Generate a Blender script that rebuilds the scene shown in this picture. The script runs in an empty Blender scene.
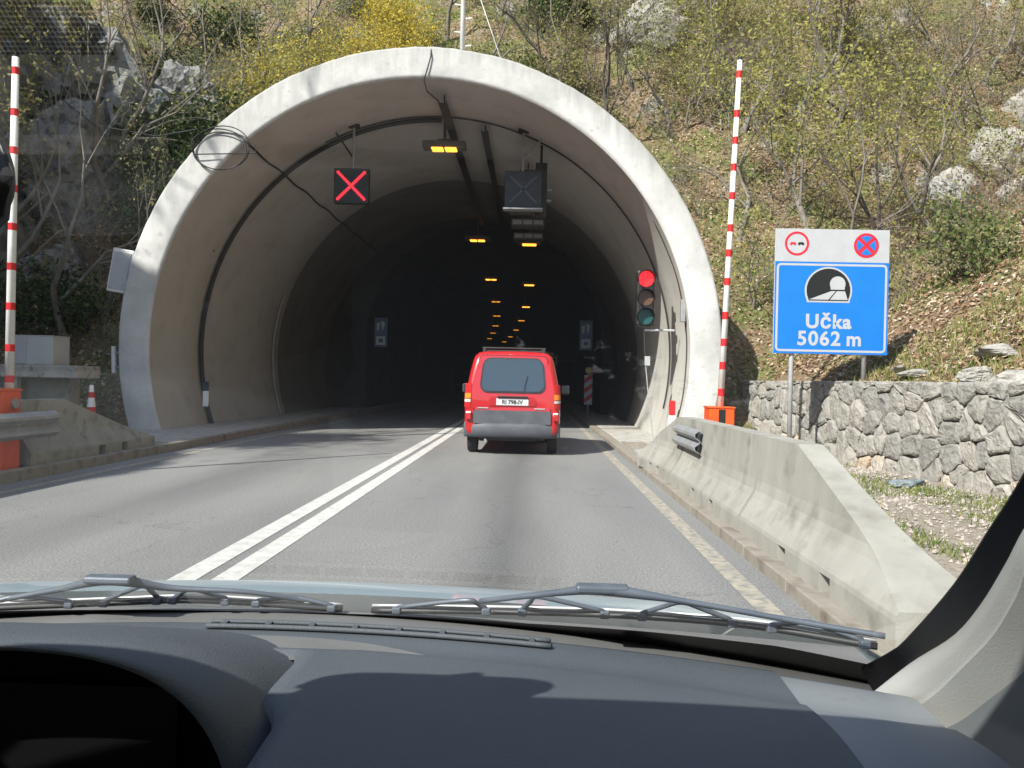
import bpy, bmesh, math, random
import numpy as np
from mathutils import Vector, Matrix
R = math.radians
S = bpy.context.scene
COL = S.collection

# ------------------------------------------------------------------ camera
EYE = Vector((0, 0, 1.28))
cam_d = bpy.data.cameras.new('camera'); cam = bpy.data.objects.new('camera', cam_d); COL.objects.link(cam)
cam_d.sensor_width = 36; cam_d.lens = 796 / 1024 * 36
cam_d.clip_start = 0.02; cam_d.clip_end = 2000
yaw, pitch, roll = R(1.506), R(0.25), R(1.3)
F = Vector((-math.sin(yaw) * math.cos(pitch), math.cos(yaw) * math.cos(pitch), -math.sin(pitch)))
RT = F.cross(Vector((0, 0, 1))).normalized(); UP = RT.cross(F)
R2 = RT * math.cos(roll) + UP * math.sin(roll); U2 = -RT * math.sin(roll) + UP * math.cos(roll)
cam.matrix_world = Matrix.Translation(EYE) @ Matrix((R2, U2, -F)).transposed().to_4x4()
S.camera = cam

# ------------------------------------------------------------------ light
SUN_FROM = Vector((-0.75, -0.86, 1.0)).normalized()
W = bpy.data.worlds.new('World'); S.world = W; W.use_nodes = True
wn = W.node_tree.nodes; wl = W.node_tree.links
sky = wn.new('ShaderNodeTexSky'); sky.sky_type = 'NISHITA'; sky.sun_disc = False
sky.sun_elevation = math.asin(SUN_FROM.z); sky.sun_rotation = math.atan2(SUN_FROM.x, SUN_FROM.y)
sky.altitude = 400; sky.dust_density = 1.2
wn['Background'].inputs[1].default_value = 0.15
wl.new(sky.outputs[0], wn['Background'].inputs[0])
sd = bpy.data.lights.new('sun', 'SUN'); sd.energy = 4.6; sd.angle = R(0.53); sd.color = (1.0, 0.95, 0.87)
sun = bpy.data.objects.new('sun', sd); COL.objects.link(sun)
sun.rotation_euler = SUN_FROM.to_track_quat('Z', 'Y').to_euler()
S.view_settings.view_transform = 'Standard'; S.view_settings.look = 'None'
S.view_settings.exposure = 0.95; S.view_settings.gamma = 1.0
S.render.engine = 'CYCLES'
cy = S.cycles
cy.use_denoising = True
cy.max_bounces = 8; cy.diffuse_bounces = 4; cy.glossy_bounces = 4; cy.transparent_max_bounces = 16
cy.sample_clamp_indirect = 6
cy.caustics_reflective = False; cy.caustics_refractive = False

rng = np.random.default_rng(7); random.seed(7)

# ------------------------------------------------------------------ materials
MATS = {}
def new_mat(name):
    m = bpy.data.materials.new(name); m.use_nodes = True
    nt = m.node_tree
    return m, nt, nt.nodes, nt.links, nt.nodes['Principled BSDF']
def c4(c): return (c[0], c[1], c[2], 1)
def pm(name, c1, c2=None, scale=4.0, rough=0.7, bump=0.0, bscale=60.0, metal=0.0, spec=0.4,
       stretch=(1, 1, 1), lo=0.35, hi=0.65, coat=0.0, c3=None, s3=30.0, f3=(0.55, 0.7), bdist=0.01):
    """procedural material: world-space noise between c1 and c2, an optional second speckle c3, fine relief"""
    m, nt, N, L, P = new_mat(name)
    P.inputs['Roughness'].default_value = rough; P.inputs['Metallic'].default_value = metal
    P.inputs['Specular IOR Level'].default_value = spec
    if coat: P.inputs['Coat Weight'].default_value = coat; P.inputs['Coat Roughness'].default_value = 0.05
    P.inputs['Base Color'].default_value = c4(c1)
    geo = N.new('ShaderNodeNewGeometry'); mp = N.new('ShaderNodeMapping'); mp.inputs['Scale'].default_value = stretch
    L.new(geo.outputs['Position'], mp.inputs['Vector'])
    col = None
    if c2 is not None:
        t = N.new('ShaderNodeTexNoise'); t.inputs['Scale'].default_value = scale; t.inputs['Detail'].default_value = 7
        t.inputs['Roughness'].default_value = 0.62
        L.new(mp.outputs[0], t.inputs['Vector'])
        r = N.new('ShaderNodeValToRGB'); r.color_ramp.elements[0].position = lo; r.color_ramp.elements[1].position = hi
        r.color_ramp.elements[0].color = c4(c1); r.color_ramp.elements[1].color = c4(c2)
        L.new(t.outputs['Fac'], r.inputs[0]); col = r.outputs[0]
    if c3 is not None:
        t3 = N.new('ShaderNodeTexNoise'); t3.inputs['Scale'].default_value = s3; t3.inputs['Detail'].default_value = 5
        L.new(geo.outputs['Position'], t3.inputs['Vector'])
        r3 = N.new('ShaderNodeValToRGB'); r3.color_ramp.elements[0].position = f3[0]; r3.color_ramp.elements[1].position = f3[1]
        L.new(t3.outputs['Fac'], r3.inputs[0])
        mx = N.new('ShaderNodeMix'); mx.data_type = 'RGBA'
        L.new(r3.outputs[0], mx.inputs[0])
        if col is not None: L.new(col, mx.inputs[6])
        else: mx.inputs[6].default_value = c4(c1)
        mx.inputs[7].default_value = c4(c3); col = mx.outputs[2]
    if col is not None: L.new(col, P.inputs['Base Color'])
    if bump:
        tb = N.new('ShaderNodeTexNoise'); tb.inputs['Scale'].default_value = bscale; tb.inputs['Detail'].default_value = 6
        L.new(geo.outputs['Position'], tb.inputs['Vector'])
        b = N.new('ShaderNodeBump'); b.inputs['Strength'].default_value = bump; b.inputs['Distance'].default_value = bdist
        L.new(tb.outputs['Fac'], b.inputs['Height']); L.new(b.outputs[0], P.inputs['Normal'])
    MATS[name] = m
    return m
def emis(name, c, strength):
    m, nt, N, L, P = new_mat(name)
    P.inputs['Base Color'].default_value = c4([v * 0.3 for v in c])
    P.inputs['Emission Color'].default_value = c4(c); P.inputs['Emission Strength'].default_value = strength
    m.cycles.emission_sampling = 'NONE'
    MATS[name] = m; return m
def leafmat(name, c1, c2, trans=0.35):
    m, nt, N, L, P = new_mat(name)
    oi = N.new('ShaderNodeNewGeometry'); t = N.new('ShaderNodeTexNoise'); t.inputs['Scale'].default_value = 5
    t.inputs['Detail'].default_value = 6
    L.new(oi.outputs['Position'], t.inputs['Vector'])
    r = N.new('ShaderNodeValToRGB'); r.color_ramp.elements[0].position = 0.38; r.color_ramp.elements[1].position = 0.62
    r.color_ramp.elements[0].color = c4(c1); r.color_ramp.elements[1].color = c4(c2)
    L.new(t.outputs['Fac'], r.inputs[0])
    d = N.new('ShaderNodeBsdfDiffuse'); tr = N.new('ShaderNodeBsdfTranslucent'); mx = N.new('ShaderNodeMixShader')
    mx.inputs[0].default_value = trans
    L.new(r.outputs[0], d.inputs[0]); L.new(r.outputs[0], tr.inputs[0])
    L.new(d.outputs[0], mx.inputs[1]); L.new(tr.outputs[0], mx.inputs[2]); L.new(mx.outputs[0], N['Material Output'].inputs[0])
    N.remove(P); MATS[name] = m; return m

# ------------------------------------------------------------------ mesh helpers
def mobj(name, verts, faces, mats, parent=None, smooth=False, fmat=None):
    me = bpy.data.meshes.new(name)
    if parent is not None:
        ol = parent.matrix_world.translation if False else Vector(parent.get('_o', (0, 0, 0)))
        verts = [(v[0] - ol[0], v[1] - ol[1], v[2] - ol[2]) for v in verts]
    me.from_pydata([tuple(map(float, v)) for v in verts], [], [tuple(map(int, f)) for f in faces])
    for m in (mats if isinstance(mats, (list, tuple)) else [mats]): me.materials.append(m)
    if fmat is not None: me.polygons.foreach_set('material_index', np.asarray(fmat, dtype=np.int32))
    if smooth: me.polygons.foreach_set('use_smooth', np.ones(len(me.polygons), dtype=bool))
    me.update()
    o = bpy.data.objects.new(name, me); COL.objects.link(o)
    if parent is not None:
        o.parent = parent; o['_o'] = parent['_o']
    return o
def tag(o, label, cat, group=None):
    o['label'] = label; o['category'] = cat
    if group: o['group'] = group
    return o
def thing(name, label, cat, loc, group=None):
    o = bpy.data.objects.new(name, None); COL.objects.link(o); o.location = loc; o['_o'] = tuple(loc)
    o.empty_display_size = 0.2
    return tag(o, label, cat, group)
def struct(o, kind='structure'): o['kind'] = kind; return o

class MB:
    """collects shapes in world coordinates; build() links them as one mesh"""
    def __init__(s): s.v = []; s.f = []; s.m = []
    def add(s, v, f, m=0):
        b = len(s.v); s.v += [tuple(p) for p in v]; s.f += [tuple(i + b for i in q) for q in f]; s.m += [m] * len(f); return s
    def box(s, x0, x1, y0, y1, z0, z1, bev=0.0, m=0, rot=None, piv=None):
        if bev:
            b = min(bev, (x1 - x0) * .49, (y1 - y0) * .49, (z1 - z0) * .49)
            bm = bmesh.new(); bmesh.ops.create_cube(bm, size=1)
            bmesh.ops.scale(bm, vec=(x1 - x0, y1 - y0, z1 - z0), verts=bm.verts)
            bmesh.ops.translate(bm, vec=((x0 + x1) / 2, (y0 + y1) / 2, (z0 + z1) / 2), verts=bm.verts)
            bmesh.ops.bevel(bm, geom=bm.edges[:], offset=b, segments=2, affect='EDGES', profile=0.5)
            v = [tuple(q.co) for q in bm.verts]; bm.verts.index_update(); f = [[q.index for q in g.verts] for g in bm.faces]; bm.free()
        else:
            v = [(x, y, z) for x in (x0, x1) for y in (y0, y1) for z in (z0, z1)]
            f = [(0, 1, 3, 2), (4, 6, 7, 5), (0, 4, 5, 1), (2, 3, 7, 6), (0, 2, 6, 4), (1, 5, 7, 3)]
        if rot is not None:
            p = Vector(piv if piv is not None else ((x0 + x1) / 2, (y0 + y1) / 2, (z0 + z1) / 2))
            v = [tuple(rot @ (Vector(q) - p) + p) for q in v]
        return s.add(v, f, m)
    def tube(s, pts, r, n=8, m=0, cap=True, closed=False):
        pts = [Vector(p) for p in pts]; k = len(pts); rs = r if isinstance(r, (list, tuple)) else [r] * k
        v = []; prev = None
        for i, p in enumerate(pts):
            if closed: t = (pts[(i + 1) % k] - pts[i - 1])
            else: t = pts[min(i + 1, k - 1)] - pts[max(i - 1, 0)]
            if t.length < 1e-9: t = Vector((0, 0, 1))
            t.normalize()
            if prev is None:
                a = Vector((0, 0, 1)) if abs(t.z) < .9 else Vector((1, 0, 0))
                u = t.cross(a).normalized()
            else:
                u = prev - t * prev.dot(t)
                u = u.normalized() if u.length > 1e-6 else t.orthogonal().normalized()
            prev = u; w = t.cross(u)
            for j in range(n):
                an = 2 * math.pi * j / n
                v.append(tuple(p + (u * math.cos(an) + w * math.sin(an)) * rs[i]))
        f = []
        for i in range(k if closed else k - 1):
            for j in range(n):
                a = i * n + j; b = i * n + (j + 1) % n; c = ((i + 1) % k) * n + (j + 1) % n; d = ((i + 1) % k) * n + j
                f.append((a, b, c, d))
        if cap and not closed:
            f.append(tuple(range(n))[::-1]); f.append(tuple(range((k - 1) * n, k * n)))
        return s.add(v, f, m)
    def disc(s, c, r, n=28, axis='y', depth=0.01, m=0, rz=None):
        c = Vector(c); v = []
        for d in (0, depth):
            for j in range(n):
                a = 2 * math.pi * j / n; x = math.cos(a) * r; z = math.sin(a) * (rz or r)
                v.append(tuple(c + (Vector((x, -d, z)) if axis == 'y' else Vector((-d, x, z)) if axis == 'x' else Vector((x, z, d)))))
        f = [tuple(range(n)), tuple(range(n, 2 * n))[::-1]] + [(j, (j + 1) % n, n + (j + 1) % n, n + j) for j in range(n)]
        return s.add(v, f, m)
    def poly(s, pts, y, depth=0.002, m=0):
        """flat polygon (x,z) facing -Y at depth y, thin plate"""
        n = len(pts); v = [(p[0], y, p[1]) for p in pts] + [(p[0], y - depth, p[1]) for p in pts]
        f = [tuple(range(n)), tuple(range(n, 2 * n))[::-1]] + [(j, (j + 1) % n, n + (j + 1) % n, n + j) for j in range(n)]
        return s.add(v, f, m)
    def ring(s, c, r0, r1, y, depth=0.002, n=36, m=0):
        v = []; 
        for rr, d in ((r0, 0), (r1, 0), (r1, depth), (r0, depth)):
            for j in range(n):
                a = 2 * math.pi * j / n; v.append((c[0] + rr * math.cos(a), y - d, c[1] + rr * math.sin(a)))
        f = []
        for q in range(4):
            for j in range(n):
                f.append((q * n + j, q * n + (j + 1) % n, ((q + 1) % 4) * n + (j + 1) % n, ((q + 1) % 4) * n + j))
        return s.add(v, f, m)
    def grid(s, rows, m=0, closed=False):
        """loft a grid through rows of points"""
        nr, nc = len(rows), len(rows[0]); v = [p for r in rows for p in r]; f = []
        for i in range(nr - 1):
            for j in range(nc - (0 if closed else 1)):
                f.append((i * nc + j, i * nc + (j + 1) % nc, (i + 1) * nc + (j + 1) % nc, (i + 1) * nc + j))
        return s.add(v, f, m)
    def lathe(s, c, prof, n=20, m=0):
        rows = [[(c[0] + r * math.cos(2 * math.pi * j / n), c[1] + r * math.sin(2 * math.pi * j / n), c[2] + z) for j in range(n)] for r, z in prof]
        return s.grid(rows, m, closed=True)
    def build(s, name, mats, parent=None, smooth=False):
        return mobj(name, s.v, s.f, mats, parent, smooth, s.m if isinstance(mats, (list, tuple)) else None)

def text_mesh(txt, size, bold=0.0, align='CENTER', space=1.0):
    cu = bpy.data.curves.new('lettering', 'FONT'); cu.body = txt; cu.size = size; cu.align_x = align; cu.offset = bold
    cu.space_character = space; cu.resolution_u = 4
    o = bpy.data.objects.new('lettering', cu); COL.objects.link(o)
    dg = bpy.context.evaluated_depsgraph_get(); ev = o.evaluated_get(dg); me = ev.to_mesh()
    v = [tuple(q.co) for q in me.vertices]; f = [tuple(p.vertices) for p in me.polygons]
    ev.to_mesh_clear(); bpy.data.objects.remove(o); bpy.data.curves.remove(cu)
    return v, f
def text_part(name, txt, size, x, y, z, mat, parent, bold=0.0, align='CENTER', sx=1.0, space=1.0):
    v, f = text_mesh(txt, size, bold, align, space)
    return mobj(name, [(x + p[0] * sx, y, z + p[1]) for p in v], f, mat, parent)

def copy_tree(o, parent=None):
    c = o.copy(); COL.objects.link(c)
    if parent is not None: c.parent = parent
    for ch in list(o.children): copy_tree(ch, c)
    return c

# ------------------------------------------------------------------ value noise
_P = np.random.default_rng(3).random((256, 256))
def vnoise(x, y):
    x = np.asarray(x, float); y = np.asarray(y, float)
    xi = np.floor(x).astype(int); yi = np.floor(y).astype(int); fx = x - xi; fy = y - yi
    fx = fx * fx * (3 - 2 * fx); fy = fy * fy * (3 - 2 * fy)
    a = _P[xi % 256, yi % 256]; b = _P[(xi + 1) % 256, yi % 256]; c = _P[xi % 256, (yi + 1) % 256]; d = _P[(xi + 1) % 256, (yi + 1) % 256]
    return (a * (1 - fx) + b * fx) * (1 - fy) + (c * (1 - fx) + d * fx) * fy - 0.5
def fbm(x, y, o=4):
    r = 0; a = 1.0
    for i in range(o):
        r = r + a * vnoise(x * 2 ** i + 17.3 * i, y * 2 ** i + 9.1 * i); a *= 0.5
    return r
# ------------------------------------------------------------------ materials used by the setting
M = {}
M['terrain'] = None
def terrain_mat():
    m, nt, N, L, P = new_mat('hillside_ground')
    P.inputs['Roughness'].default_value = 0.95; P.inputs['Specular IOR Level'].default_value = 0.1
    geo = N.new('ShaderNodeNewGeometry')
    def noise(sc, det=8, rough=.65):
        t = N.new('ShaderNodeTexNoise'); t.inputs['Scale'].default_value = sc; t.inputs['Detail'].default_value = det
        t.inputs['Roughness'].default_value = rough; L.new(geo.outputs['Position'], t.inputs['Vector']); return t.outputs['Fac']
    def ramp(fac, stops):
        r = N.new('ShaderNodeValToRGB'); e = r.color_ramp.elements
        while len(e) < len(stops): e.new(0.5)
        for i, (p, c) in enumerate(stops): e[i].position = p; e[i].color = c4(c)
        L.new(fac, r.inputs[0]); return r.outputs[0]
    def mix(f, a, b):
        x = N.new('ShaderNodeMix'); x.data_type = 'RGBA'; L.new(f, x.inputs[0]); L.new(a, x.inputs[6]); L.new(b, x.inputs[7]); return x.outputs[2]
    litter = ramp(noise(9), [(.3, (.075, .05, .032)), (.45, (.17, .115, .07)), (.56, (.27, .2, .135)), (.7, (.40, .32, .24))])
    grass = ramp(noise(7), [(.32, (.05, .068, .022)), (.52, (.14, .155, .055)), (.68, (.28, .265, .115))])
    rock = ramp(noise(2.2), [(.3, (.10, .095, .085)), (.5, (.27, .26, .235)), (.68, (.42, .405, .37))])
    gm = ramp(noise(.55, 5), [(.43, (0, 0, 0)), (.58, (1, 1, 1))])
    col = mix(gm, litter, grass)
    sep = N.new('ShaderNodeSeparateXYZ'); L.new(geo.outputs['True Normal'], sep.inputs[0])
    ad = N.new('ShaderNodeMath'); ad.operation = 'MULTIPLY_ADD'; L.new(noise(.9, 5), ad.inputs[0]); ad.inputs[1].default_value = .55; L.new(sep.outputs['Z'], ad.inputs[2])
    rm = ramp(ad.outputs[0], [(.66, (1, 1, 1)), (.76, (0, 0, 0))])
    col = mix(rm, col, rock)
    L.new(col, P.inputs['Base Color'])
    b = N.new('ShaderNodeBump'); b.inputs['Strength'].default_value = .9; b.inputs['Distance'].default_value = .08
    L.new(noise(14, 10), b.inputs['Height']); L.new(b.outputs[0], P.inputs['Normal'])
    return m
M['terrain'] = terrain_mat()

def road_mat():
    m, nt, N, L, P = new_mat('asphalt')
    P.inputs['Roughness'].default_value = 0.85; P.inputs['Specular IOR Level'].default_value = 0.3
    geo = N.new('ShaderNodeNewGeometry'); sep = N.new('ShaderNodeSeparateXYZ'); L.new(geo.outputs['Position'], sep.inputs[0])
    def noise(sc, det=4, vec=None):
        t = N.new('ShaderNodeTexNoise'); t.inputs['Scale'].default_value = sc; t.inputs['Detail'].default_value = det
        L.new(vec or geo.outputs['Position'], t.inputs['Vector']); return t.outputs['Fac']
    def ramp(fac, stops):
        r = N.new('ShaderNodeValToRGB'); e = r.color_ramp.elements
        while len(e) < len(stops): e.new(0.5)
        for i, (p, c) in enumerate(stops): e[i].position = p; e[i].color = c4(c)
        L.new(fac, r.inputs[0]); return r.outputs[0]
    base = ramp(noise(60, 5), [(.3, (.14, .141, .141)), (.45, (.20, .201, .198)), (.56, (.238, .238, .234)), (.70, (.33, .328, .318))])
    mp = N.new('ShaderNodeMapping'); mp.inputs['Scale'].default_value = (1.1, .16, 1); L.new(geo.outputs['Position'], mp.inputs[0])
    big = ramp(noise(1.0, 6, mp.outputs[0]), [(.3, (.80, .80, .80)), (.65, (1.06, 1.05, 1.03))])
    mul = N.new('ShaderNodeMix'); mul.data_type = 'RGBA'; mul.blend_type = 'MULTIPLY'; mul.inputs[0].default_value = 1
    L.new(base, mul.inputs[6]); L.new(big, mul.inputs[7])
    # oil-darkened strips in the middle of each lane: |x - centre| with a ragged edge
    out = mul.outputs[2]
    for cx, w, dark in ((-0.18, 0.38, .58), (-3.85, 0.5, .74)):
        a = N.new('ShaderNodeMath'); a.operation = 'SUBTRACT'; L.new(sep.outputs['X'], a.inputs[0]); a.inputs[1].default_value = cx
        ab = N.new('ShaderNodeMath'); ab.operation = 'ABSOLUTE'; L.new(a.outputs[0], ab.inputs[0])
        nn = N.new('ShaderNodeMath'); nn.operation = 'MULTIPLY_ADD'; L.new(noise(1.2, 5, mp.outputs[0]), nn.inputs[0]); nn.inputs[1].default_value = .6; L.new(ab.outputs[0], nn.inputs[2])
        f = ramp(nn.outputs[0], [(.22, (dark, dark, dark)), (w + .42, (1, 1, 1))])
        m2 = N.new('ShaderNodeMix'); m2.data_type = 'RGBA'; m2.blend_type = 'MULTIPLY'; m2.inputs[0].default_value = 1
        L.new(out, m2.inputs[6]); L.new(f, m2.inputs[7]); out = m2.outputs[2]
    # hairline cracks
    v = N.new('ShaderNodeTexVoronoi'); v.feature = 'DISTANCE_TO_EDGE'; v.inputs['Scale'].default_value = .33
    wv = N.new('ShaderNodeVectorMath'); wv.operation = 'ADD'; t = N.new('ShaderNodeTexNoise'); t.inputs['Scale'].default_value = 1.6; t.inputs['Detail'].default_value = 5
    L.new(geo.outputs['Position'], t.inputs['Vector']); L.new(geo.outputs['Position'], wv.inputs[0]); L.new(t.outputs['Color'], wv.inputs[1]); L.new(wv.outputs[0], v.inputs['Vector'])
    ck = ramp(v.outputs['Distance'], [(.0, (.55, .55, .55)), (.004, (1, 1, 1))])
    m3 = N.new('ShaderNodeMix'); m3.data_type = 'RGBA'; m3.blend_type = 'MULTIPLY'; m3.inputs[0].default_value = .6
    L.new(out, m3.inputs[6]); L.new(ck, m3.inputs[7]); out = m3.outputs[2]
    L.new(out, P.inputs['Base Color'])
    b = N.new('ShaderNodeBump'); b.inputs['Strength'].default_value = .5; b.inputs['Distance'].default_value = .006
    L.new(noise(130, 3), b.inputs['Height']); L.new(b.outputs[0], P.inputs['Normal'])
    return m
M['road'] = road_mat()
M['paint'] = pm('road_paint', (.62, .62, .59), (.46, .455, .43), 9, .8, .3, 120, c3=(.30, .295, .28), s3=38, f3=(.6, .74))
M['paint_worn'] = pm('road_paint_worn', (.42, .375, .295), (.30, .275, .23), 6, .85, .3, 120, c3=(.22, .21, .195), s3=14, f3=(.44, .62))
M['kerb'] = pm('kerb_concrete', (.24, .215, .175), (.31, .285, .245), 5, .9, .5, 60, c3=(.15, .12, .09), s3=5, f3=(.48, .72))
M['walk'] = pm('walkway_concrete', (.34, .33, .30), (.44, .43, .40), 3, .9, .4, 60, c3=(.2, .18, .15), s3=8, f3=(.55, .7))
M['barrier'] = pm('barrier_concrete', (.27, .262, .232), (.345, .337, .303), 2.5, .85, .25, 90, stretch=(1, 1, .35), c3=(.19, .18, .155), s3=4, f3=(.54, .76))
M['barrier_old'] = pm('old_barrier_concrete', (.25, .25, .22), (.34, .34, .30), 3, .85, .3, 90, c3=(.17, .17, .145), s3=6, f3=(.5, .7))
M['portal_plain'] = pm('whitewashed_concrete', (.60, .597, .58), (.49, .49, .478), 2.2, .9, .45, 60, c3=(.36, .36, .345), s3=7, f3=(.6, .8), bdist=.012)
def portal_mat():
    """whitewash, with grey run-off stains that start at the outer edge of the crown"""
    m = M['portal_plain'].copy(); nt = m.node_tree; N = nt.nodes; L = nt.links; P = N['Principled BSDF']
    src = P.inputs['Base Color'].links[0].from_socket
    geo = N.new('ShaderNodeNewGeometry'); sep = N.new('ShaderNodeSeparateXYZ'); L.new(geo.outputs['Position'], sep.inputs[0])
    dv = N.new('ShaderNodeVectorMath'); dv.operation = 'DISTANCE'; cb = N.new('ShaderNodeCombineXYZ')
    L.new(sep.outputs['X'], cb.inputs[0]); L.new(sep.outputs['Z'], cb.inputs[2]); L.new(cb.outputs[0], dv.inputs[0]); dv.inputs[1].default_value = (-2.35, 0, 1.85)
    mp = N.new('ShaderNodeMapping'); mp.inputs['Scale'].default_value = (5, 1, .8); L.new(geo.outputs['Position'], mp.inputs[0])
    t = N.new('ShaderNodeTexNoise'); t.inputs['Scale'].default_value = 1.6; t.inputs['Detail'].default_value = 7; L.new(mp.outputs[0], t.inputs['Vector'])
    ad = N.new('ShaderNodeMath'); ad.operation = 'MULTIPLY_ADD'; L.new(t.outputs['Fac'], ad.inputs[0]); ad.inputs[1].default_value = .75; L.new(dv.outputs['Value'], ad.inputs[2])
    mr = N.new('ShaderNodeMapRange'); mr.inputs[1].default_value = 6.0; mr.inputs[2].default_value = 6.55; L.new(ad.outputs[0], mr.inputs[0])
    mz = N.new('ShaderNodeMapRange'); mz.inputs[1].default_value = 3.6; mz.inputs[2].default_value = 6.0; L.new(sep.outputs['Z'], mz.inputs[0])
    mu = N.new('ShaderNodeMath'); mu.operation = 'MULTIPLY'; L.new(mr.outputs[0], mu.inputs[0]); L.new(mz.outputs[0], mu.inputs[1])
    # grey-green grime over the whole rim, patchy
    t2 = N.new('ShaderNodeTexNoise'); t2.inputs['Scale'].default_value = .9; t2.inputs['Detail'].default_value = 8; t2.inputs['Roughness'].default_value = .7; L.new(geo.outputs['Position'], t2.inputs['Vector'])
    r2 = N.new('ShaderNodeMapRange'); r2.inputs[1].default_value = .46; r2.inputs[2].default_value = .72; r2.inputs[4].default_value = .6; L.new(t2.outputs['Fac'], r2.inputs[0])
    mxx = N.new('ShaderNodeMath'); mxx.operation = 'MAXIMUM'; L.new(mu.outputs[0], mxx.inputs[0]); L.new(r2.outputs[0], mxx.inputs[1])
    mi = N.new('ShaderNodeMath'); mi.operation = 'MULTIPLY'; mi.inputs[1].default_value = .8; L.new(mxx.outputs[0], mi.inputs[0])
    x = N.new('ShaderNodeMix'); x.data_type = 'RGBA'; L.new(mi.outputs[0], x.inputs[0]); L.new(src, x.inputs[6]); x.inputs[7].default_value = (.27, .27, .255, 1)
    L.new(x.outputs[2], P.inputs['Base Color']); m.name = 'stained_whitewash'; return m
M['portal'] = portal_mat()
M['portal_top'] = pm('weathered_concrete', (.36, .355, .34), (.52, .51, .49), 4, .9, .6, 45, c3=(.2, .2, .18), s3=9, f3=(.5, .7), bdist=.02)
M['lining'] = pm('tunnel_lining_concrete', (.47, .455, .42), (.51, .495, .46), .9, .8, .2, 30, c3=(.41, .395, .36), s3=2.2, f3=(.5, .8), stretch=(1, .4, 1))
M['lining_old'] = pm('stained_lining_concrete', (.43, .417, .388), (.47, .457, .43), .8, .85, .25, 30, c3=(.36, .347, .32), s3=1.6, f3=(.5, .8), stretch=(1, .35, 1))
M['lining_falloff'] = pm('depth_shaded_lining_concrete', (.12, .115, .107), (.16, .155, .145), .8, .85, .2, 30)  # rear ring coloured dark to stand in for daylight fading with depth
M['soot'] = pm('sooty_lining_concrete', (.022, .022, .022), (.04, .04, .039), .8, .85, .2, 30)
M['dark_metal'] = pm('dark_steel', (.035, .035, .035), (.06, .058, .055), 5, .55, .1, 80, metal=.4)
M['galv'] = pm('galvanised_steel', (.42, .43, .44), (.52, .53, .54), 8, .5, .05, 60, metal=.25)
M['galv_dull'] = pm('dull_galvanised_steel', (.27, .28, .285), (.36, .37, .37), 5, .5, .06, 60, metal=.3)
M['rock'] = pm('limestone', (.17, .172, .17), (.29, .292, .29), 1.6, .95, .8, 11, c3=(.08, .078, .07), s3=3.2, f3=(.52, .66), bdist=.06)
M['rock_pale'] = pm('pale_limestone', (.28, .265, .235), (.38, .365, .335), 3, .95, .7, 14, c3=(.15, .135, .11), s3=6, f3=(.56, .7), bdist=.04)
STONE = [pm('wall_stone_%d' % i, a, b, 4.5, .95, .7, 22, c3=c, s3=9, f3=(.54, .7), bdist=.03) for i, (a, b, c) in enumerate((
    ((.25, .24, .217), (.335, .32, .29), (.17, .16, .14)), ((.30, .28, .25), (.37, .35, .32), (.21, .19, .165)),
    ((.22, .213, .197), (.295, .285, .265), (.15, .14, .13)), ((.40, .365, .30), (.45, .42, .37), (.33, .24, .15)),
    ((.43, .33, .22), (.42, .38, .32), (.30, .21, .13))))]
M['mortar'] = pm('recessed_mortar', (.28, .265, .235), (.35, .33, .295), 8, .95, .5, 40)
M['gravel'] = pm('gravel_soil', (.25, .21, .165), (.37, .33, .28), 14, .95, .8, 40, c3=(.2, .16, .12), s3=22, f3=(.5, .64), bdist=.03)

# ------------------------------------------------------------------ terrain
def sstep(a, b, x):
    t = np.clip((np.asarray(x, float) - a) / (b - a), 0, 1); return t * t * (3 - 2 * t)
def xwall(y): return 4.62 + 0.112 * (17 - np.clip(y, 2, 18))
def smax(a, b, k=1.2):
    h = np.clip(.5 + .5 * (a - b) / k, 0, 1); return b * (1 - h) + a * h + k * h * (1 - h)
def hgt(x, y):
    x = np.asarray(x, float); y = np.asarray(y, float)
    n = fbm(x * .22, y * .22, 5); n2 = fbm(x * .9 + 40, y * .9, 4)
    s = -9.6 - 3.4 * sstep(8, 16.5, y) + 1.3 * fbm(y * .13 + 5, x * 0 + 2.5, 3) - x
    zl = np.where(s > 0, 2.1 * s, 0); cap = 17.5 + 5 * sstep(2, 14, y); zl = np.where(zl > cap, cap + (zl - cap) * .25, zl)
    yy = np.maximum(y - 15.9, 0); zf = 1.12 * yy * yy / (yy + .35)
    zf = np.where(zf > 34, 34 + (zf - 34) * .45, zf)
    d = x - xwall(y); zr = np.where(d > -.001, 1.36 + .50 * np.maximum(d, 0) + .018 * np.maximum(d, 0) ** 2, 0)
    zr = np.where(zr > 26, 26 + (zr - 26) * .3, zr)
    lift = smax(smax(zl, zf), np.where(d > -.001, zr, 0), .9) - .30
    lift = np.where((zl < .01) & (zf < .01) & (d < 0), 0, lift)
    lift = np.where((d > -.001) & (zf < .4), np.maximum(lift, zr - .12), lift)
    amp = sstep(.6, 4, lift)
    z = np.maximum(lift, 0) + amp * (1.5 * n + .55 * n2) + .05 * n2 * sstep(.02, .6, lift)
    return z - .05
def axis(lo, hi, a, b, step, g=1.18):
    c = list(np.arange(a, b + 1e-6, step)); s = step; t = c[-1]
    while t < hi: s *= g; t += s; c.append(t)
    s = step; t = c[0]; pre = []
    while t > lo: s *= g; t -= s; pre.append(t)
    return np.array(pre[::-1] + c)
us = np.unique(np.concatenate([axis(-320, 320, -24, 26, .34), [4.619, 4.621]]))
ys = axis(-260, 330, -2, 48, .34)
UU, YY = np.meshgrid(us, ys)
wgt = sstep(0.5, 4.3, UU) * (1 - sstep(7, 14, UU))
XX = UU + (xwall(YY) - 4.62) * wgt
ZZ = hgt(XX, YY)
nr, nc = XX.shape
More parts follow.
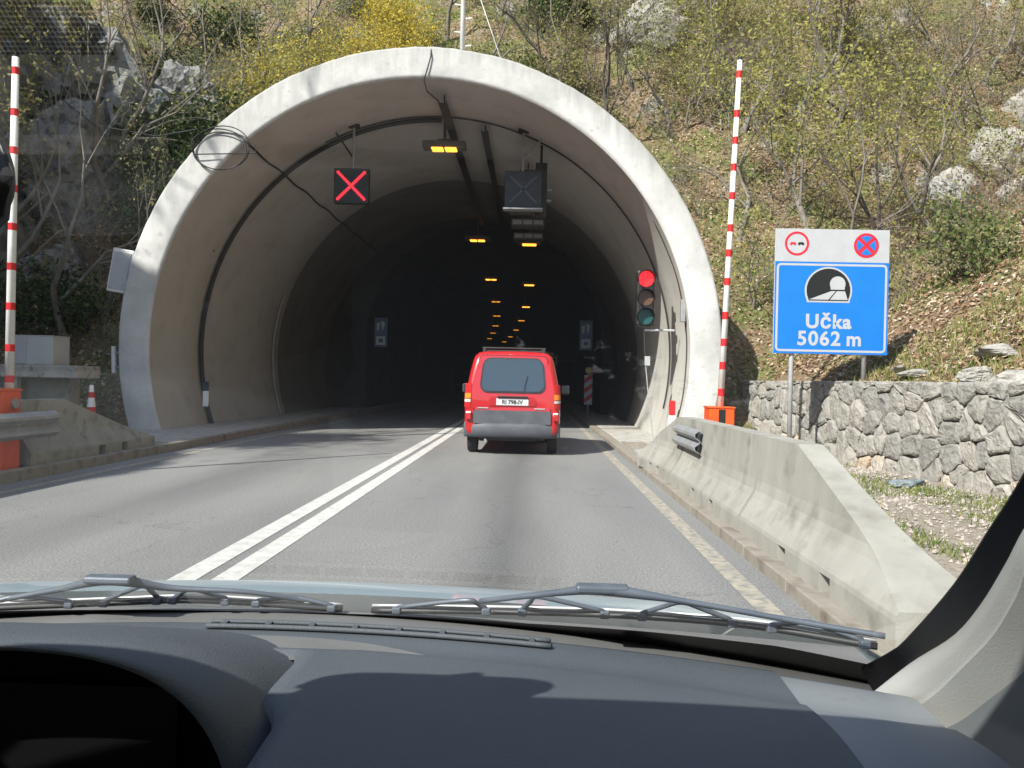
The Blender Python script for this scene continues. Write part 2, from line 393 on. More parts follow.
tv = np.stack([XX, YY, ZZ], -1).reshape(-1, 3)
I = np.arange(nr * nc).reshape(nr, nc)
tf = np.stack([I[:-1, :-1], I[:-1, 1:], I[1:, 1:], I[1:, :-1]], -1).reshape(-1, 4)
ctr = tv[tf].mean(1)
TC = np.array((-2.35, 1.85)); R_IN, R_OUT = 5.49, 6.13
inside = (np.hypot(ctr[:, 0] - TC[0], ctr[:, 2] - TC[1]) < R_OUT - .05) & (ctr[:, 1] > 16.05) & (ctr[:, 1] < 60)
inside |= (ctr[:, 0] > -8.3) & (ctr[:, 0] < 3.5) & (ctr[:, 2] < 1.9) & (ctr[:, 1] > 15.3) & (ctr[:, 1] < 60)
ter = mobj('hillside', tv, tf[~inside], M['terrain'], smooth=True); struct(ter)

# ------------------------------------------------------------------ road, kerbs, markings
def bend(y): return -0.00075 * max(0.0, y - 30) ** 2
YR = list(np.arange(-90, 16, 5.3)) + list(np.arange(16, 30, 2)) + list(np.arange(30, 232, 5))
def strip(name, x0, x1, z, mat, y0=-90, y1=230, kind=True):
    yy = [y0] + [y for y in YR if y0 < y < y1] + [y1]
    o = MB().grid([[(x0 + bend(y), y, z), (x1 + bend(y), y, z)] for y in yy]).build(name, mat)
    return struct(o)
strip('road', -5.86, 1.60, 0.0, M['road'])
strip('lane_marking', -2.225, -2.055, .004, M['paint'])
strip('lane_marking', -1.965, -1.80, .004, M['paint'])
strip('edge_marking', 1.30, 1.44, .004, M['paint_worn'])
strip('edge_marking', -5.52, -5.40, .004, M['paint_worn'])
def raised(name, x0, x1, z, mat, y0, y1, bev=.02):
    yy = [y0] + [y for y in YR if y0 < y < y1] + [y1]
    prof = [(x0, -.1), (x0, z - bev), (x0 + bev, z), (x1 - bev, z), (x1, z - bev), (x1, -.1)]
    b = MB().grid([[(px + bend(y), y, pz) for px, pz in prof] for y in yy])
    b.add([(px, y0, pz) for px, pz in prof], [tuple(range(6))]); return struct(b.build(name, mat))
# kerb stones one by one where they can be seen, continuous beyond
def kerb(x0, x1, ya, yb, side, kh=.13):
    root = struct(mobj('kerb', *(lambda b: (b.v, b.f))(MB().box(x0 + .02, x1 - .02, ya, yb, -.12, kh - .045)), M['kerb']))
    root['_o'] = (0, 0, 0); y = ya
    base = MB().box(x0, x1, 0, .996, -.1, kh, bev=.010)
    proto = None
    k = 0
    while y < yb - .9:
        if proto is None:
            proto = base.build('kerb_stone', M['kerb'], root); o = proto
        else:
            o = proto.copy(); COL.objects.link(o); o.parent = root
        o.location = (random.uniform(-.004, .004), y, random.uniform(-.004, .004)); o.rotation_euler = (random.uniform(-.002, .002), 0, random.uniform(-.003, .003))
        y += 1.0; k += 1
kerb(1.60, 1.80, 2.0, 30.0, 1, .085)
kerb(-6.02, -5.86, 6.0, 30.0, -1)
raised('kerb_strip', 1.60, 1.80, .085, M['kerb'], 30, 230)
raised('kerb_strip', -6.02, -5.86, .13, M['kerb'], 30, 230)
raised('pavement', 1.805, 3.4, .09, M['walk'], 11.5, 230)
raised('pavement', -8.3, -6.025, .12, M['walk'], 13.2, 230)
raised('verge', -10.6, -6.025, .06, M['gravel'], -40, 13.19)
def verge_right():
    yy = np.linspace(-40, 16.2, 60); rows = []
    for y in yy:
        xs = np.linspace(1.805, float(xwall(y)) + .1, 16)
        rows.append([(x, y, .07 + .05 * float(fbm(x * .9, y * .9, 4)) + (.02 if x < 2.4 else 0)) for x in xs])
    return struct(MB().grid(rows).build('verge', M['gravel'], smooth=True))
verge_right()

# ------------------------------------------------------------------ tunnel
tun = thing('tunnel_portal', 'round-arched concrete road tunnel mouth with a whitewashed rim', 'tunnel', (-2.35, 16, 0))
def arc(r, n=72, z0=0.0, c=TC):
    a0 = math.asin((z0 - c[1]) / r); a1 = math.pi - a0
    return [(c[0] + r * math.cos(a0 + (a1 - a0) * i / n), c[1] + r * math.sin(a0 + (a1 - a0) * i / n)) for i in range(n + 1)]
# front rim: several concentric rows with slight unevenness, rounded inner arris
rim = MB(); n = 120; rows = []
ai = arc(R_IN + .0, n, -.3); ao = arc(R_OUT, n, -.3)
for k, (t, yo) in enumerate(((0, .05), (.04, .012), (.12, 0), (.5, 0), (.9, 0), (.97, .014), (1.0, .06))):
    rows.append([(a[0] + (b[0] - a[0]) * t, 16 + yo + .004 * math.sin(i * 1.7 + k * 2) * (0 < k < 6), a[1] + (b[1] - a[1]) * t + (.006 * math.sin(i * 2.9) + .006 * math.sin(i * .77) if k >= 5 else 0)) for i, (a, b) in enumerate(zip(ai, ao))])
rim.grid(rows)
rim.build('portal_rim', M['portal'], tun, smooth=True)
sh = MB(); sh.grid([[(x, y, z) for x, z in arc(R_OUT - .002, n, -.3)] for y in (16.06, 20, 26, 36, 60)])
sh.build('outer_shell', M['portal_top'], tun, smooth=True)
for nm_, mt_, ysl in (('vault_lining', 'lining', [16.05, 16.6, 17.5, 18.4, 18.44]), ('inner_vault_lining', 'lining_old', [18.44, 20, 22, 24.2, 24.24]), ('rear_vault_lining', 'lining_falloff', [24.24, 26, 28, 30.2])):
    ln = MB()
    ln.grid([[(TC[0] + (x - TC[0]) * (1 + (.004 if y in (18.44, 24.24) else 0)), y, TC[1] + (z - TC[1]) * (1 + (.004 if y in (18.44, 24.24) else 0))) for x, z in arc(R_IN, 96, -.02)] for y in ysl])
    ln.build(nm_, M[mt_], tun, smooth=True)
BC = np.array((-1.9, 2.7)); BR = 4.45
def horseshoe(n=96):
    return [(BC[0] + BR, -.02), (BC[0] + BR, BC[1] * .5)] + [(BC[0] + BR * math.cos(math.pi * i / n), BC[1] + BR * math.sin(math.pi * i / n)) for i in range(n + 1)] + [(BC[0] - BR, BC[1] * .5), (BC[0] - BR, -.02)]
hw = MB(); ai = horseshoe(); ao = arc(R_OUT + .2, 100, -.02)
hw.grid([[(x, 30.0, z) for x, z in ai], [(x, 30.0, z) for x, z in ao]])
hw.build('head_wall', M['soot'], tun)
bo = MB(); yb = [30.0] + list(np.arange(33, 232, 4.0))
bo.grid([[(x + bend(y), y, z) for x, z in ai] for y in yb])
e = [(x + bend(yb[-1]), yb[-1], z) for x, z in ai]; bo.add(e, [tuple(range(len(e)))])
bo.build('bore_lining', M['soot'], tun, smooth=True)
# ------------------------------------------------------------------ concrete barriers
def nj_rows():  # (z, inset) of the road face
    return [(0, 0), (.12, .0), (.121, .0), (.15, .006), (.22, .045), (.30, .095), (.36, .122), (.44, .138), (.60, .15), (.80, .162)]
def nj_barrier(name, label, x0, stations, notches, mat, flip=1, zb=.08, group='concrete barriers by the road', w=.50):
    """stations: (y, top height, x shift); notches: y centres of the drain slots"""
    root = None
    st = []
    ys_ = [s[0] for s in stations]
    def interp(y, k): return float(np.interp(y, ys_, [s[k] for s in stations]))
    cuts = set(np.linspace(ys_[0], ys_[-1], 24)) | set(ys_)
    for c in notches: cuts |= {c - .085, c - .084, c + .084, c + .085}
    cuts = sorted(cuts)
    b = MB(); rows = []
    for y in cuts:
        h = interp(y, 1); sx = interp(y, 2); notch = any(abs(y - c) < .0845 for c in notches)
        left = []; right = []
        prof = nj_rows(); zc = [min(z, h) for z, i in prof]
        def ins(z): return float(np.interp(z, [p[0] for p in prof], [p[1] for p in prof]))
        for k, z in enumerate(zc):
            i = ins(z)
            if notch and k < 2: left.append((x0 + sx + flip * (.09), y, zb + z)); 
            else: left.append((x0 + sx + flip * i, y, zb + z))
            right.append((x0 + sx + flip * (w - i), y, zb + z))
        rows.append(left + right[::-1])
    b.grid(rows); nn = len(rows[0])
    b.add(rows[0], [tuple(range(nn))]); b.add(rows[-1], [tuple(range(nn))[::-1]])
    o = b.build(name, mat)
    return tag(o, label, 'barrier', group)
nj_barrier('concrete_barrier', 'pale concrete barrier whose near end ramps down to a low blunt nose', 1.70,
           [(3.72, .17, 0), (5.62, .80, 0), (6.49, .80, 0)], [4.62, 5.42], M['barrier'])
nj_barrier('concrete_barrier', 'pale concrete barrier of full height between two joints, steel rail bolted on', 1.70,
           [(6.56, .80, 0), (9.59, .80, -.02)], [7.55, 8.35], M['barrier'])
nj_barrier('concrete_barrier', 'pale concrete barrier tapering down at the tunnel mouth', 1.68,
           [(9.66, .80, 0), (10.1, .79, 0), (11.1, .52, -.06), (11.8, .20, -.12)], [10.5, 10.95], M['barrier'])
nj_barrier('concrete_barrier', 'grey shaded concrete barrier end sloping down beside the left kerb', -6.02,
           [(9.42, .78, 0), (10.35, .78, 0), (12.5, .14, .03)], [11.0, 11.6], M['barrier_old'], flip=-1, zb=.125)

def w_beam(b, xf, y0, y1, zc, side, n=10, k=1.0):
    prof = [(0, .155), (.03, .14), (.075, .105), (.08, .07), (.03, .03), (.0, 0), (.03, -.03), (.08, -.07), (.075, -.105), (.03, -.14), (0, -.155)]
    rows = []
    for i in range(n + 1):
        y = y0 + (y1 - y0) * i / n
        rows.append([(xf + side * px * k, y, zc + pz * k) for px, pz in prof] + [(xf + side * (px * k - .008), y, zc + pz * k) for px, pz in prof[::-1]])
    b.grid(rows, closed=True); m = len(rows[0])
    for r in (rows[0], rows[-1]):
        h = m // 2
        b.add(r, [(j, j + 1, m - 2 - j, m - 1 - j) for j in range(h - 1)])
g = thing('guardrail_end', 'short grey steel guardrail end bolted to the pale concrete barrier', 'guardrail', (1.84, 9.2, .9))
b = MB(); w_beam(b, 1.80, 8.55, 9.9, .665, -1, k=.82); b.build('rail_beam', M['galv_dull'], g)
for y in (8.75, 9.5): MB().box(1.80, 1.86, y - .05, y + .05, .55, .78).build('spacer', M['galv_dull'], g)
for y, z in ((8.66, .72), (8.66, .61), (9.78, .72), (9.78, .61)):
    MB().disc((1.765, y, z), .018, 10, 'x', .015).build('bolt', M['galv_dull'], g)
g = thing('guardrail', 'grey corrugated steel guardrail in front of the left orange barrier cabinet', 'guardrail', (-5.8, 6, 0))
b = MB(); w_beam(b, -5.86, 1.0, 9.62, .63, 1); b.build('rail_beam', M['galv_dull'], g)
for y in (2.0, 4.0, 6.0, 8.0): MB().box(-6.02, -5.87, y - .05, y + .05, -.1, .75).build('post', M['galv_dull'], g)
for z in (.6, .66): MB().disc((-5.853, 8.9, z), .02, 10, 'x', -.02).build('bolt', M['galv'], g)

# ------------------------------------------------------------------ barrier gates (raised red and white arms)
M['orange'] = pm('orange_paint', (.78, .10, .015), (.66, .085, .014), 4, .45, .05, 60)
M['arm_white'] = pm('white_enamel', (.76, .76, .74), (.66, .66, .64), 6, .4)
M['arm_red'] = pm('red_reflective_tape', (.62, .02, .025), (.5, .018, .022), 8, .45)
M['black'] = pm('black_plastic', (.015, .015, .016), None, rough=.5)
def gate(label, x, y, zb, top, ztop, cab, bands):
    g = thing('barrier_gate', label, 'barrier gate', (x, y, zb), 'raised barrier arms either side of the road')
    MB().box(*cab, bev=.015).build('cabinet', M['orange'], g)
    cx = (cab[0] + cab[1]) / 2
    MB().box(cab[0] - .012, cab[1] + .012, cab[2] - .012, cab[3] + .012, cab[5] - .004, cab[5] + .022, bev=.008).build('cabinet_lid', M['orange'], g)
    MB().box(cx - .05, cx + .05, cab[2] - .006, cab[2] + .001, cab[4], cab[5] - .02).build('door_strip', M['black'], g)
    a = Vector((x, y, cab[5] - .15)); t = Vector(top)
    d = t - a
    MB().tube([a, a + d * .5, t], [.05, .045, .038], 12).build('arm', M['arm_white'], g, smooth=True)
    arm = g.children[-1]
    for k in bands:
        p = a + d * k; q = a + d * (k + .021); rr = .0515 - .012 * k
        MB().tube([p, q], rr, 12).build('red_band', M['arm_red'], arm)
    MB().tube([t, t + d.normalized() * .05], .034, 10).build('end_cap', M['black'], arm)
    MB().tube([a - Vector((.09, 0, 0)), a + Vector((.09, 0, 0))], .06, 12).build('pivot', M['galv_dull'], g)
    return g
gate('raised red and white barrier arm on an orange cabinet behind the pale concrete barriers', 2.90, 12.4, .1, (3.08, 12.4, 6.30), 0,
     (2.70, 3.08, 12.2, 12.6, .1, .93), [.06, .135, .20, .275, .37, .45, .52, .61, .69, .765, .84, .95])
gate('raised red and white barrier arm on an orange cabinet behind the steel guardrail', -6.12, 9.15, .0, (-6.12, 9.15, 4.92), 0,
     (-6.34, -6.06, 8.95, 9.28, .02, 1.03), [.06, .15, .27, .385, .5, .61, .72, .83, .95])

# ------------------------------------------------------------------ tunnel information sign
M['sign_blue'] = pm('sign_blue_film', (.008, .16, .62), (.01, .18, .66), 3, .35)
M['sign_white'] = pm('sign_white_film', (.44, .45, .47), (.40, .41, .43), 5, .4)
M['sign_black'] = pm('sign_black_film', (.012, .013, .014), None, rough=.45)
M['sign_red'] = pm('sign_red_film', (.58, .02, .04), None, rough=.45)
sg = thing('road_sign', 'blue tunnel length sign with white prohibition strip on two grey posts', 'road sign', (4.8, 13, 0))
X0, X1, Z0, Z1, YS = 3.87, 5.70, 1.82, 3.84, 13.0
ZM = 3.31
b = MB(); b.box(X0, X1, YS, YS + .03, Z0, Z1, bev=.004); b.build('back_plate', M['galv'], sg)
MB().box(X0 + .005, X1 - .005, YS - .004, YS - .001, ZM, Z1 - .005).build('prohibition_panel', M['sign_white'], sg)
bp = MB().box(X0 + .005, X1 - .005, YS - .004, YS - .001, Z0 + .005, ZM - .004).build('blue_panel', M['sign_blue'], sg)
pw = sg.children[1]
def rrect(x0, x1, z0, z1, r, n=6):
    o = []
    for cx, cz, a in ((x1 - r, z1 - r, 0), (x0 + r, z1 - r, 90), (x0 + r, z0 + r, 180), (x1 - r, z0 + r, 270)):
        for i in range(n + 1):
            t = R(a + 90 * i / n); o.append((cx + r * math.cos(t), cz + r * math.sin(t)))
    return o
def frame(x0, x1, z0, z1, r, w, y, d=.002):
    o = rrect(x0, x1, z0, z1, r); i = rrect(x0 + w, x1 - w, z0 + w, z1 - w, max(r - w, .001)); n = len(o); b = MB()
    v = [(p[0], y - d, p[1]) for p in o] + [(p[0], y - d, p[1]) for p in i]
    b.add(v, [(j, (j + 1) % n, n + (j + 1) % n, n + j) for j in range(n)]); return b
frame(X0 + .03, X1 - .03, Z0 + .035, ZM - .03, .07, .035, YS - .005).build('white_border', M['sign_white'], bp)
def dome(cx, zb, w, h, n=20):  # tunnel pictogram outline
    r = w / 2; pts = [(cx - r * .9, zb)]
    for i in range(n + 1):
        a = R(205) - R(230) * i / n
        pts.append((cx + r * math.cos(a), zb + h - r + r * math.sin(a)))
    pts.append((cx + r * .9, zb)); return pts
cx = (X0 + X1) / 2 - .05
MB().poly(dome(cx, 2.655, .76, .575), YS - .005).build('pictogram_outline', M['sign_white'], bp)
MB().poly(dome(cx, 2.685, .70, .518), YS - .008).build('pictogram_tunnel', M['sign_black'], bp)
MB().poly(dome(cx + .145, 2.865, .25, .215), YS - .011).build('pictogram_exit', M['sign_white'], bp)
MB().poly([(cx - .31, 2.70), (cx + .0, 2.70), (cx + .115, 2.84), (cx + .045, 2.84)], YS - .011).build('pictogram_lane', M['sign_white'], bp)
MB().poly([(cx + .025, 2.70), (cx + .31, 2.70), (cx + .265, 2.84), (cx + .135, 2.84)], YS - .011).build('pictogram_lane', M['sign_white'], bp)
text_part('lettering', 'U\u010dka', .31, cx + .01, YS - .007, 2.245, M['sign_white'], bp, bold=.011, space=1.12)
text_part('lettering', '5062', .32, cx - .135, YS - .007, 1.965, M['sign_white'], bp, bold=.009, space=1.12)
text_part('lettering', 'm', .32, cx + .425, YS - .007, 1.965, M['sign_white'], bp, bold=.009)
cr = (X0 + .345, 3.60)
MB().ring(cr, .158, .195, YS - .005).build('prohibition_ring', M['sign_red'], pw)
for sx, mt in ((-.062, M['sign_red']), (.066, M['sign_black'])):
    b = MB(); x = cr[0] + sx
    b.poly([(x - .05, 3.585), (x + .05, 3.585), (x + .05, 3.605), (x + .028, 3.622), (x - .028, 3.622), (x - .05, 3.605)], YS - .005)
    b.disc((x - .03, YS - .005, 3.583), .012, 10, 'y', .003); b.disc((x + .03, YS - .005, 3.583), .012, 10, 'y', .003)
    b.build('car_symbol', mt, pw)
cr = (X1 - .375, 3.585)
MB().disc((cr[0], YS - .005, cr[1]), .20, 36, 'y', .002).build('prohibition_disc', M['sign_red'], pw)
b = MB()
for k in range(4):
    a0 = R(45 + 90 * k); pts = []
    q = [(.045, 0)] + [(.155 * math.cos(t), .155 * math.sin(t)) for t in np.linspace(-R(33), R(33), 8)]
    rot = a0 + R(45)
    b.poly([(cr[0] + p * math.cos(rot) - z * math.sin(rot), cr[1] + p * math.sin(rot) + z * math.cos(rot)) for p, z in q], YS - .0085)
b.build('disc_field', M['sign_blue'], pw)
for px, zb in ((4.19, .05), (5.36, 1.3)):
    MB().tube([(px, YS + .07, zb), (px, YS + .07, 3.75)], .038, 14).build('post', M['galv'], sg, smooth=True)
    for z in (2.05, 2.9, 3.6): MB().box(px - .06, px + .06, YS + .031, YS + .115, z - .02, z + .02).build('clamp', M['galv_dull'], sg)

# ------------------------------------------------------------------ fittings in the tunnel
M['lamp_on'] = emis('sodium_glow', (1.0, .40, .045), 1.5)
M['lamp_far'] = emis('sodium_glow_far', (1.0, .36, .03), .7)
M['led_red'] = emis('red_lamp_glow', (1.0, .03, .055), .75)
M['signal_red'] = emis('signal_red_glow', (1.0, .02, .03), .9)
M['panel_dark'] = pm('signal_panel', (.018, .024, .024), (.03, .036, .036), 6, .5)
M['panel_grey'] = pm('unlit_signal_panel', (.028, .033, .04), (.042, .047, .055), 5, .6)
M['lamp_body'] = pm('lamp_housing', (.075, .07, .062), (.11, .10, .09), 6, .6)
def ceil_z(x, y):
    c, r = (TC, R_IN) if y < 30 else (BC, BR)
    return c[1] + math.sqrt(max(.1, r * r - (x - bend(y) - c[0]) ** 2))
def lamp(name, label, x, y, z, w, group, near, twin=True):
    t = thing(name, label, 'lamp', (x, y, z), group)
    MB().box(x - w / 2, x + w / 2, y - .16, y + .16, z, z + .17, bev=.02).build('housing', M['lamp_body'], t)
    for k in ((-.5, .0) if twin else (0,)):
        x0 = x + w * (k * .62 + .02) - (0 if twin else w * .3); x1 = x0 + w * (.27 if twin else .6)
        MB().box(x0, x1, y - .2, y + .1, z - .035, z + .005, bev=.015).build('glowing_lens', M['lamp_on'] if near else M['lamp_far'], t)
    zc = ceil_z(x, y)
    MB().box(x - .03, x + .03, y - .03, y + .03, z + .165, zc + .02).build('hanger', M['dark_metal'], t)
    MB().box(x - .16, x + .16, y - .025, y + .025, z + .19, z + .235).build('cross_bracket', M['dark_metal'], t)
    return t
lamp('ceiling_lamp', 'orange tunnel lamp with two glowing lenses nearest the portal rim', -2.18, 18.5, 6.62, 1.0, 'orange lamps over the left lane', True)
for i in range(1, 8):
    y = 18.5 + 11.35 * i; x = -2.2 + bend(y) * .95
    lamp('ceiling_lamp', 'twin orange ceiling lamp over the oncoming lane deep in the tunnel', x, y, 6.52 - .02 * i, .95, 'orange lamps over the left lane', i < 3)
for i in range(7):
    y = 27.5 + 11.6 * i; x = -.25 + bend(y)
    lamp('ceiling_lamp', 'single orange ceiling lamp over the lane of the red van', x, y, 5.98, .8, 'orange lamps over the right lane', i < 3, twin=False)
def tray(label, x, y0, y1, z, w, name='cable_tray'):
    t = thing(name, label, 'cable tray', (x, y0, z))
    n = int((y1 - y0) / 1.0); b = MB()
    rows = []
    yy = np.linspace(y0, y1, n + 1)
    prof = [(-w / 2, .07), (-w / 2, 0), (w / 2, 0), (w / 2, .07), (w / 2 - .008, .07), (w / 2 - .008, .008), (-w / 2 + .008, .008), (-w / 2 + .008, .07)]
    b.grid([[(x + px + bend(y), y, z + pz) for px, pz in prof] for y in yy], closed=True); b.build('trough', M['dark_metal'], t)
    for y in np.arange(y0 + .4, y1, 2.4): MB().box(x - .015, x + .015, y - .02, y + .02, z + .008, ceil_z(x, y) + .01).build('hanger', M['dark_metal'], t)
    return t
tray('long dark cable tray under the vault crossing behind the twin lamp', -2.02, 16.55, 29.6, 7.02, .17)
tray('dark cable tray under the vault just right of the twin lamp', -1.25, 18.3, 29.6, 6.98, .15)
# ring conduits
def ring_conduit(label, y, r, a0, a1, rad, mat, name='cable'):
    pts = [(TC[0] + r * math.cos(R(a)), y, TC[1] + r * math.sin(R(a))) for a in np.linspace(a0, a1, 60)]
    return tag(MB().tube(pts, rad, 8).build(name, mat, smooth=True), label, 'cable')
M['cable'] = pm('black_cable', (.03, .03, .032), None, rough=.6)
M['cable_grey'] = pm('grey_conduit', (.30, .30, .29), (.38, .38, .36), 5, .6)
ring_conduit('thick dark conduit curving up the left tunnel wall to the twin lamp', 18.42, R_IN - .07, 199, 89, .055, M['cable'])
ring_conduit('thin dark cable arching over the vault past the lamp hangers', 18.30, R_IN - .03, 118, -12, .017, M['cable'])
ring_conduit('thin pale conduit curving up the left wall beyond the dark conduit', 23.6, R_IN - .05, 199, 160, .03, M['cable_grey'])
tag(MB().tube([(TC[0] + (R_IN - .03) * math.cos(R(131)), y, TC[1] + (R_IN - .03) * math.sin(R(131)) - .03 * math.sin(y * 3)) for y in np.linspace(16.02, 29.9, 30)], .022, 6).build('cable', M['cable'], smooth=True),
    'thin cable running along the left haunch of the vault into the dark', 'cable')
# lane control signals
def lane_signal(name, label, x, z, y, w, mat, hang):
    t = thing(name, label, 'lane signal', (x, y, z))
    MB().box(x - w / 2, x + w / 2, y, y + .16, z - w / 2, z + w / 2, bev=.015).build('panel', mat, t)
    zc = ceil_z(x, y)
    MB().tube([(x + hang, y + .08, z + w / 2 - .01), (x + hang, y + .08, zc + .02)], .03, 8).build('hanger', M['galv_dull'], t)
    MB().tube([(x + hang, y + .10, z + w / 2 + .25), (x + hang - .42 * (1 if x < -2.35 else -1), y + .10, ceil_z(x + hang - .42 * (1 if x < -2.35 else -1), y) + .01)], .022, 6).build('brace', M['galv_dull'] if x > -2 else M['dark_metal'], t)
    MB().box(x + hang - .12, x + hang + .12, y + .02, y + .14, zc - .05, zc + .03).build('ceiling_plate', M['dark_metal'], t)
    return t
t = lane_signal('lane_signal', 'dark square lane signal showing a red cross', -4.23, 5.62, 18.0, .80, M['panel_dark'], .02)
for s in (1, -1):
    b = MB()
    for k in np.linspace(-.30, .30, 13):
        if abs(k) < .02 and s < 0: continue
        b.disc((-4.23 + k, 17.998, 5.62 + s * k), .036, 12, 'y', .02)
    b.box(-4.23 - .43, -4.23 + .43, 17.985, 17.996, 5.62 - .026, 5.62 + .026, rot=Matrix.Rotation(-s * R(45), 3, 'Y'))
    b.build('red_bar', M['led_red'], t)
t = lane_signal('lane_signal', 'grey square lane signal switched off above the right lane', -.32, 5.60, 18.0, .84, M['panel_grey'], -.02)
for s in (1, -1):
    MB().box(-.32 - .42, -.32 + .42, 17.985, 17.998, 5.575, 5.625, rot=Matrix.Rotation(-s * R(45), 3, 'Y')).build('unlit_bar', pm('unlit_lens', (.055, .06, .068), None, rough=.4), t)
MB().box(-.32 - .45, -.32 + .45, 17.9, 18.18, 5.14, 5.17).build('bottom_lip', M['galv_dull'], t)
t = thing('control_box', 'dark control box hung behind the unlit lane signal', 'electrical box', (.02, 18.6, 5.3))
MB().box(-.05, .22, 18.5, 18.8, 5.1, 6.35, bev=.02).build('case', M['dark_metal'], t)
MB().box(-.42, .22, 18.45, 18.75, 6.05, 6.17, bev=.01).build('top_arm', M['dark_metal'], t)
MB().tube([(.08, 18.65, 6.3), (.08, 18.65, ceil_z(.08, 18.65) + .02)], .03, 8).build('hanger', M['dark_metal'], t)
for k, z in enumerate((5.5, 5.75)): MB().tube([(.225, 18.62, z), (.33, 18.62, z)], .03, 10).build('cable_gland', M['galv_dull'], t)
for k, y in enumerate((20.4, 22.6, 25.0)):
    t = thing('ventilation_duct', 'grey louvred box under the vault behind the unlit signal', 'duct', (-.2, y, 5.6), 'boxes hung in a row over the right lane')
    zz = 5.62 + .05 * k
    MB().box(-.72, .22, y, y + .5, zz, zz + .22, bev=.02).build('case', M['lamp_body'], t)
    for q in range(3): MB().box(-.68 + .3 * q, -.42 + .3 * q, y - .012, y + .002, zz + .05, zz + .17).build('louvre', M['galv_dull'], t)
    MB().tube([(-.25, y + .25, zz + .2), (-.25, y + .25, ceil_z(-.25, y) + .02)], .02, 6).build('hanger', M['dark_metal'], t)
# red traffic light on the right jamb
M['lens_off_amber'] = pm('unlit_amber_lens', (.10, .055, .03), (.14, .075, .05), 20, .25)
M['lens_off_green'] = pm('unlit_green_lens', (.015, .07, .075), (.02, .10, .10), 20, .25)
tl = thing('traffic_light', 'three-lamp traffic light showing red on the right tunnel jamb', 'traffic light', (2.36, 16.9, 2.5))
lx, ly = 2.34, 16.9
MB().box(lx - .19, lx + .19, ly, ly + .22, 2.49, 3.68, bev=.05).build('housing', M['black'], tl)
for z, mt, nm in ((3.49, M['signal_red'], 'red_lens'), (3.09, M['lens_off_amber'], 'amber_lens'), (2.69, M['lens_off_green'], 'green_lens')):
    ln_ = MB().disc((lx, ly - .002, z), .165, 28, 'y', .012).build(nm, mt, tl)
    b = MB(); pts = [R(a) for a in np.linspace(-25, 205, 20)]
    b.grid([[(lx + .18 * math.cos(a), ly - .001 - d, z + .18 * math.sin(a)) for a in pts] for d in (0, .16)]); b.grid([[(lx + .172 * math.cos(a), ly - .001 - d, z + .172 * math.sin(a)) for a in pts] for d in (0, .16)])
    b.build('visor', M['black'], ln_, smooth=True)
b = MB()
for z in (2.42,): b.tube([(lx, ly + .11, z), (2.98, ly + .12, z)], .025, 8)
b.build('bracket', M['galv'], tl)
MB().tube([(lx, ly + .11, 2.44), (lx + .03, ly + .11, 1.9), (lx + .12, ly + .12, 1.65)], .016, 6).build('lead', M['cable'], tl)
MB().tube([(lx + .05, ly + .15, 1.7), (lx + .12, ly + .15, 1.1), (lx + .24, ly + .15, .15)], .014, 6).build('conduit', M['cable_grey'], tl)
MB().box(lx + .03, lx + .14, ly + .08, ly + .2, 1.66, 1.86, bev=.01).build('junction_box', M['galv'], tl)
def jamb_x(z, r=R_IN): return TC[0] + math.sqrt(r * r - (z - TC[1]) ** 2)
tag(MB().tube([(jamb_x(z) - .02, 16.35 + .02 * math.sin(z * 5), z) for z in np.linspace(.15, 4.6, 40)], .011, 6).build('cable', M['cable'], smooth=True),
    'thin black cable running up the sunlit right jamb', 'cable')
b = thing('fuse_box', 'small grey box with cables on the right jamb beside the traffic light', 'electrical box', (2.95, 16.3, 2.7))
MB().box(jamb_x(2.75) - .10, jamb_x(2.75) - .005, 16.22, 16.36, 2.55, 3.0, bev=.01).build('case', M['galv_dull'], b)
MB().disc((jamb_x(2.6) - .10, 16.29, 2.72), .025, 10, 'x', .02).build('knob', M['black'], b)
# delineators
def delineator(name, label, x, y, z, w, h, mats, side):
    t = thing(name, label, 'reflector', (x, y, z))
    MB().box(x - .02, x + .02, y + .005, y + .05, z - .02, z + h + .02).build('bracket', M['galv_dull'], t)
    n = len(mats)
    for k, (nm, mt, fr) in enumerate(mats):
        z0 = z + h * fr[0]; z1 = z + h * fr[1]
        MB().box(x - w / 2, x + w / 2, y - .012, y + .004, z0, z1, bev=.004).build(nm, mt, t)
    return t
M['reflect_white'] = pm('white_reflector', (.78, .78, .76), None, rough=.3)
delineator('wall_reflector', 'red over white wall reflector low on the right tunnel jamb', jamb_x(.6) - .14, 16.35, .38, .13, .56, [('white_plate', M['reflect_white'], (0, .46)), ('red_plate', M['arm_red'], (.47, 1))], 1)
delineator('wall_reflector', 'white wall reflector with dark top low on the left tunnel wall', -7.3, 17.6, .55, .13, .55, [('white_plate', M['reflect_white'], (0, .62)), ('dark_plate', M['panel_grey'], (.63, 1))], -1)
